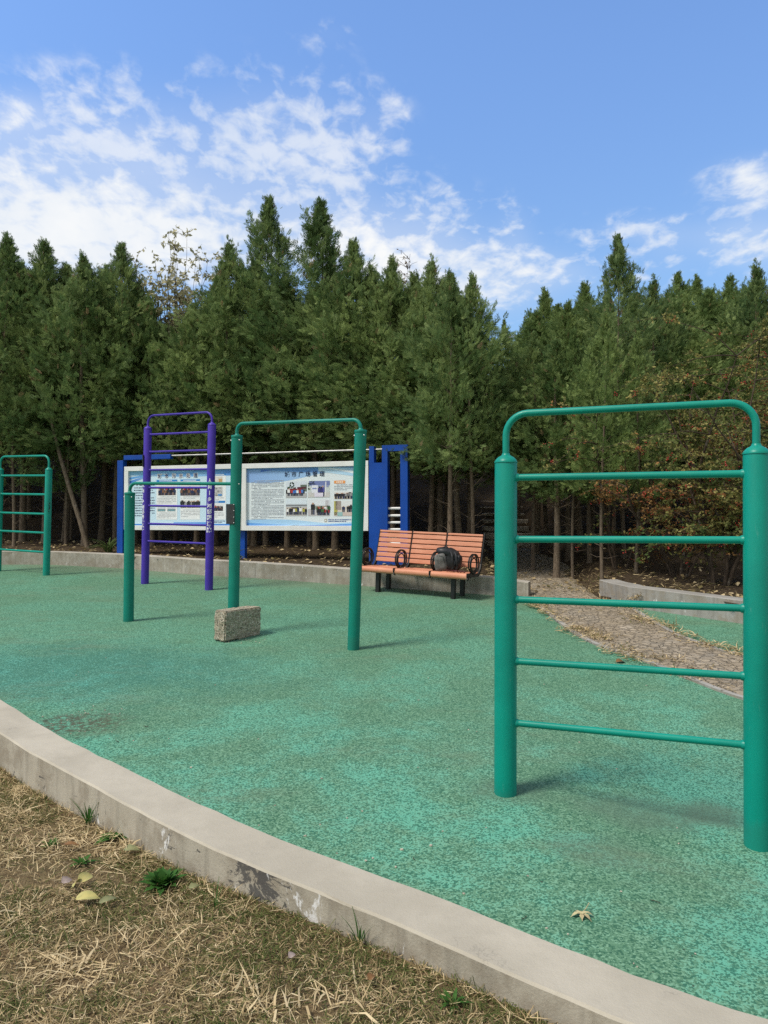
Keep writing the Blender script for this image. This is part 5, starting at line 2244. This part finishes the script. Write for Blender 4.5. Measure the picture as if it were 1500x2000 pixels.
# strap-leaved clumps behind the back wall
for u, v, n, L, lb, sd in ((212, 1078, 30, .42, 'clump of arching strap leaves behind the wall left of the notice board', 3), (455, 1096, 9, .3, 'small strap-leaved plant below the middle of the notice board', 4)):
    Y = wall_y(u, .55)
    p = at(u, v, Y)
    rng = random.Random(sd)
    mb = MB()
    for i in range(n):
        a = rng.uniform(0, 2 * PI)
        e = rng.uniform(.5, 1.2)
        d = (math.cos(a) * math.cos(e), math.sin(a) * math.cos(e), math.sin(e))
        leaf_blade(mb, (math.cos(a) * .05, math.sin(a) * .05, 0), d, (0, 0, 1), L * rng.uniform(.7, 1.2), .034, 1.05, 0, 8)
    o = mb.build('strap_leaf_plant', M['strap_leaf'])
    tint_all(o, sd)
    o.location = (p.x, p.y, hill(p.x, p.y))
    tag(o, lb, 'plant')


def fallen(u, v, L, Wd, mat, label, rz, tilt=.2, bend=.5, on='lawn', z=.03, star=False):
    p = lawn_pt(u, v) if on == 'lawn' else ground(u, v)
    mb = MB()
    if star:
        for a, l in ((-.5, .8), (.35, 1), (1.3, .55), (2.6, .7), (3.5, .75), (-1.4, .6)):
            leaf_blade(mb, (0, 0, .008), (math.cos(a), math.sin(a), .12), (0, 0, 1), L * .55 * l, Wd * .5, .9, 2)
        mb.tube([(0, 0, .008), (.02, .03, .02), (.035, .075, .03)], .0022, 5)
    else:
        leaf_blade(mb, (-L / 2, 0, 0), (1, 0, .1), (0, 0, 1), L, Wd, bend, 0, 9, .35)
        mb.tube([(-L / 2, 0, 0), (-L * .68, .006, .004)], .0016, 5)
    o = mb.build('fallen_leaf', M[mat])
    o.scale = (.82, .82, .82)
    o.location = (p.x, p.y, p.z + z if on == 'lawn' else p.z + .006)
    o.rotation_euler = (tilt, 0, rz)
    return tag(o, label, 'leaf')


fallen(168, 1728, .10, .062, 'leaf_yellow', 'large pale yellow leaf, upper of the two beside the weed rosette', 1.2, .5)
fallen(152, 1738, .085, .035, 'leaf_yellow', 'narrow folded yellow leaf leaning on the larger pale yellow one', 1.5, -.7)
fallen(172, 1768, .105, .062, 'leaf_yellow', 'bright yellow leaf lying lowest of the yellow leaves on the straw', .25, .3)
fallen(131, 1734, .06, .048, 'leaf_grey', 'pinkish grey curled leaf left of the yellow leaves', 1.1, .4)
fallen(212, 1772, .09, .035, 'leaf_green', 'slim grey green leaf right of the lowest yellow leaf', .8, .4)
fallen(258, 1672, .08, .055, 'leaf_green', 'dull green leaf near the wall above the weed rosette', .2, .25)
fallen(140, 1662, .085, .03, 'leaf_brown', 'dark brown curled leaf in shadowed grass above the yellow leaves', .1, .3)
fallen(570, 1882, .05, .03, 'leaf_grey', 'small pale leaf on bare grass in the middle of the lawn', 1.3, .3)
fallen(725, 1925, .05, .032, 'leaf_brown', 'small tan leaf on the lawn near the bottom edge', 1.2, .3)
fallen(380, 1745, .06, .035, 'leaf_green', 'small yellow green leaf at the foot of the stained wall', .8, .4)
fallen(1135, 1791, .125, .045, 'leaf_cream', 'cream star-shaped dry leaf with stalk on the bright teal court', -.3, 0, .5, 'court', 0, True)
fallen(1214, 1294, .13, .08, 'leaf_brown', 'brown curled leaf on the court beside the path kerb', .2, .2, .8, 'court')
# crumbs and twigs on the court
mb = MB()
rng = random.Random(8)
for i in range(170):
    if i < 34:
        g = ground(440 + rng.random() * 80, 1256 - rng.random() * 12 + 2)
    elif i < 80:
        g = ground(rng.gauss(130, 60), rng.gauss(1415, 22))
    else:
        g = ground(rng.uniform(0, 1400), rng.uniform(1180, 1900))
    x, y = g.x, g.y
    if side(INc, x, y) < .03 or y > line_y(x) - .05:
        continue
    if min((Vector((x, y)) - p_).length for p_ in LE[::4]) < .3 or x > 2.2:
        continue
    s = rng.uniform(.002, .006)
    mb.box((x, y, court(x, y) + s * .4), (s * 2, s * 1.5, s), 0, Matrix.Rotation(rng.uniform(0, 3), 3, 'Z'), jit=s * .3)
tag(mb.build('crumbs', M['crumb']), 'pale stone crumbs scattered on the court', 'crumbs', kind='stuff')
mb = MB()
for i in range(16):
    g = ground(rng.uniform(0, 1300), rng.uniform(1200, 1800)) if i > 8 else ground(rng.gauss(160, 60), rng.gauss(1425, 18))
    x, y = g.x, g.y
    if side(INc, x, y) < .05 or y > 9:
        continue
    a, l = rng.uniform(0, 6.3), rng.uniform(.02, .06)
    d = Vector((math.cos(a), math.sin(a), 0))
    q = Vector((x, y, court(x, y) + .006))
    mb.tube([q, q + d * l * .5 + Vector((-d.y, d.x, 0)) * l * .1, q + d * l], .0015, 5)
tag(mb.build('twigs', M['twig']), 'thin dark twigs scattered on the court', 'twigs', kind='stuff')
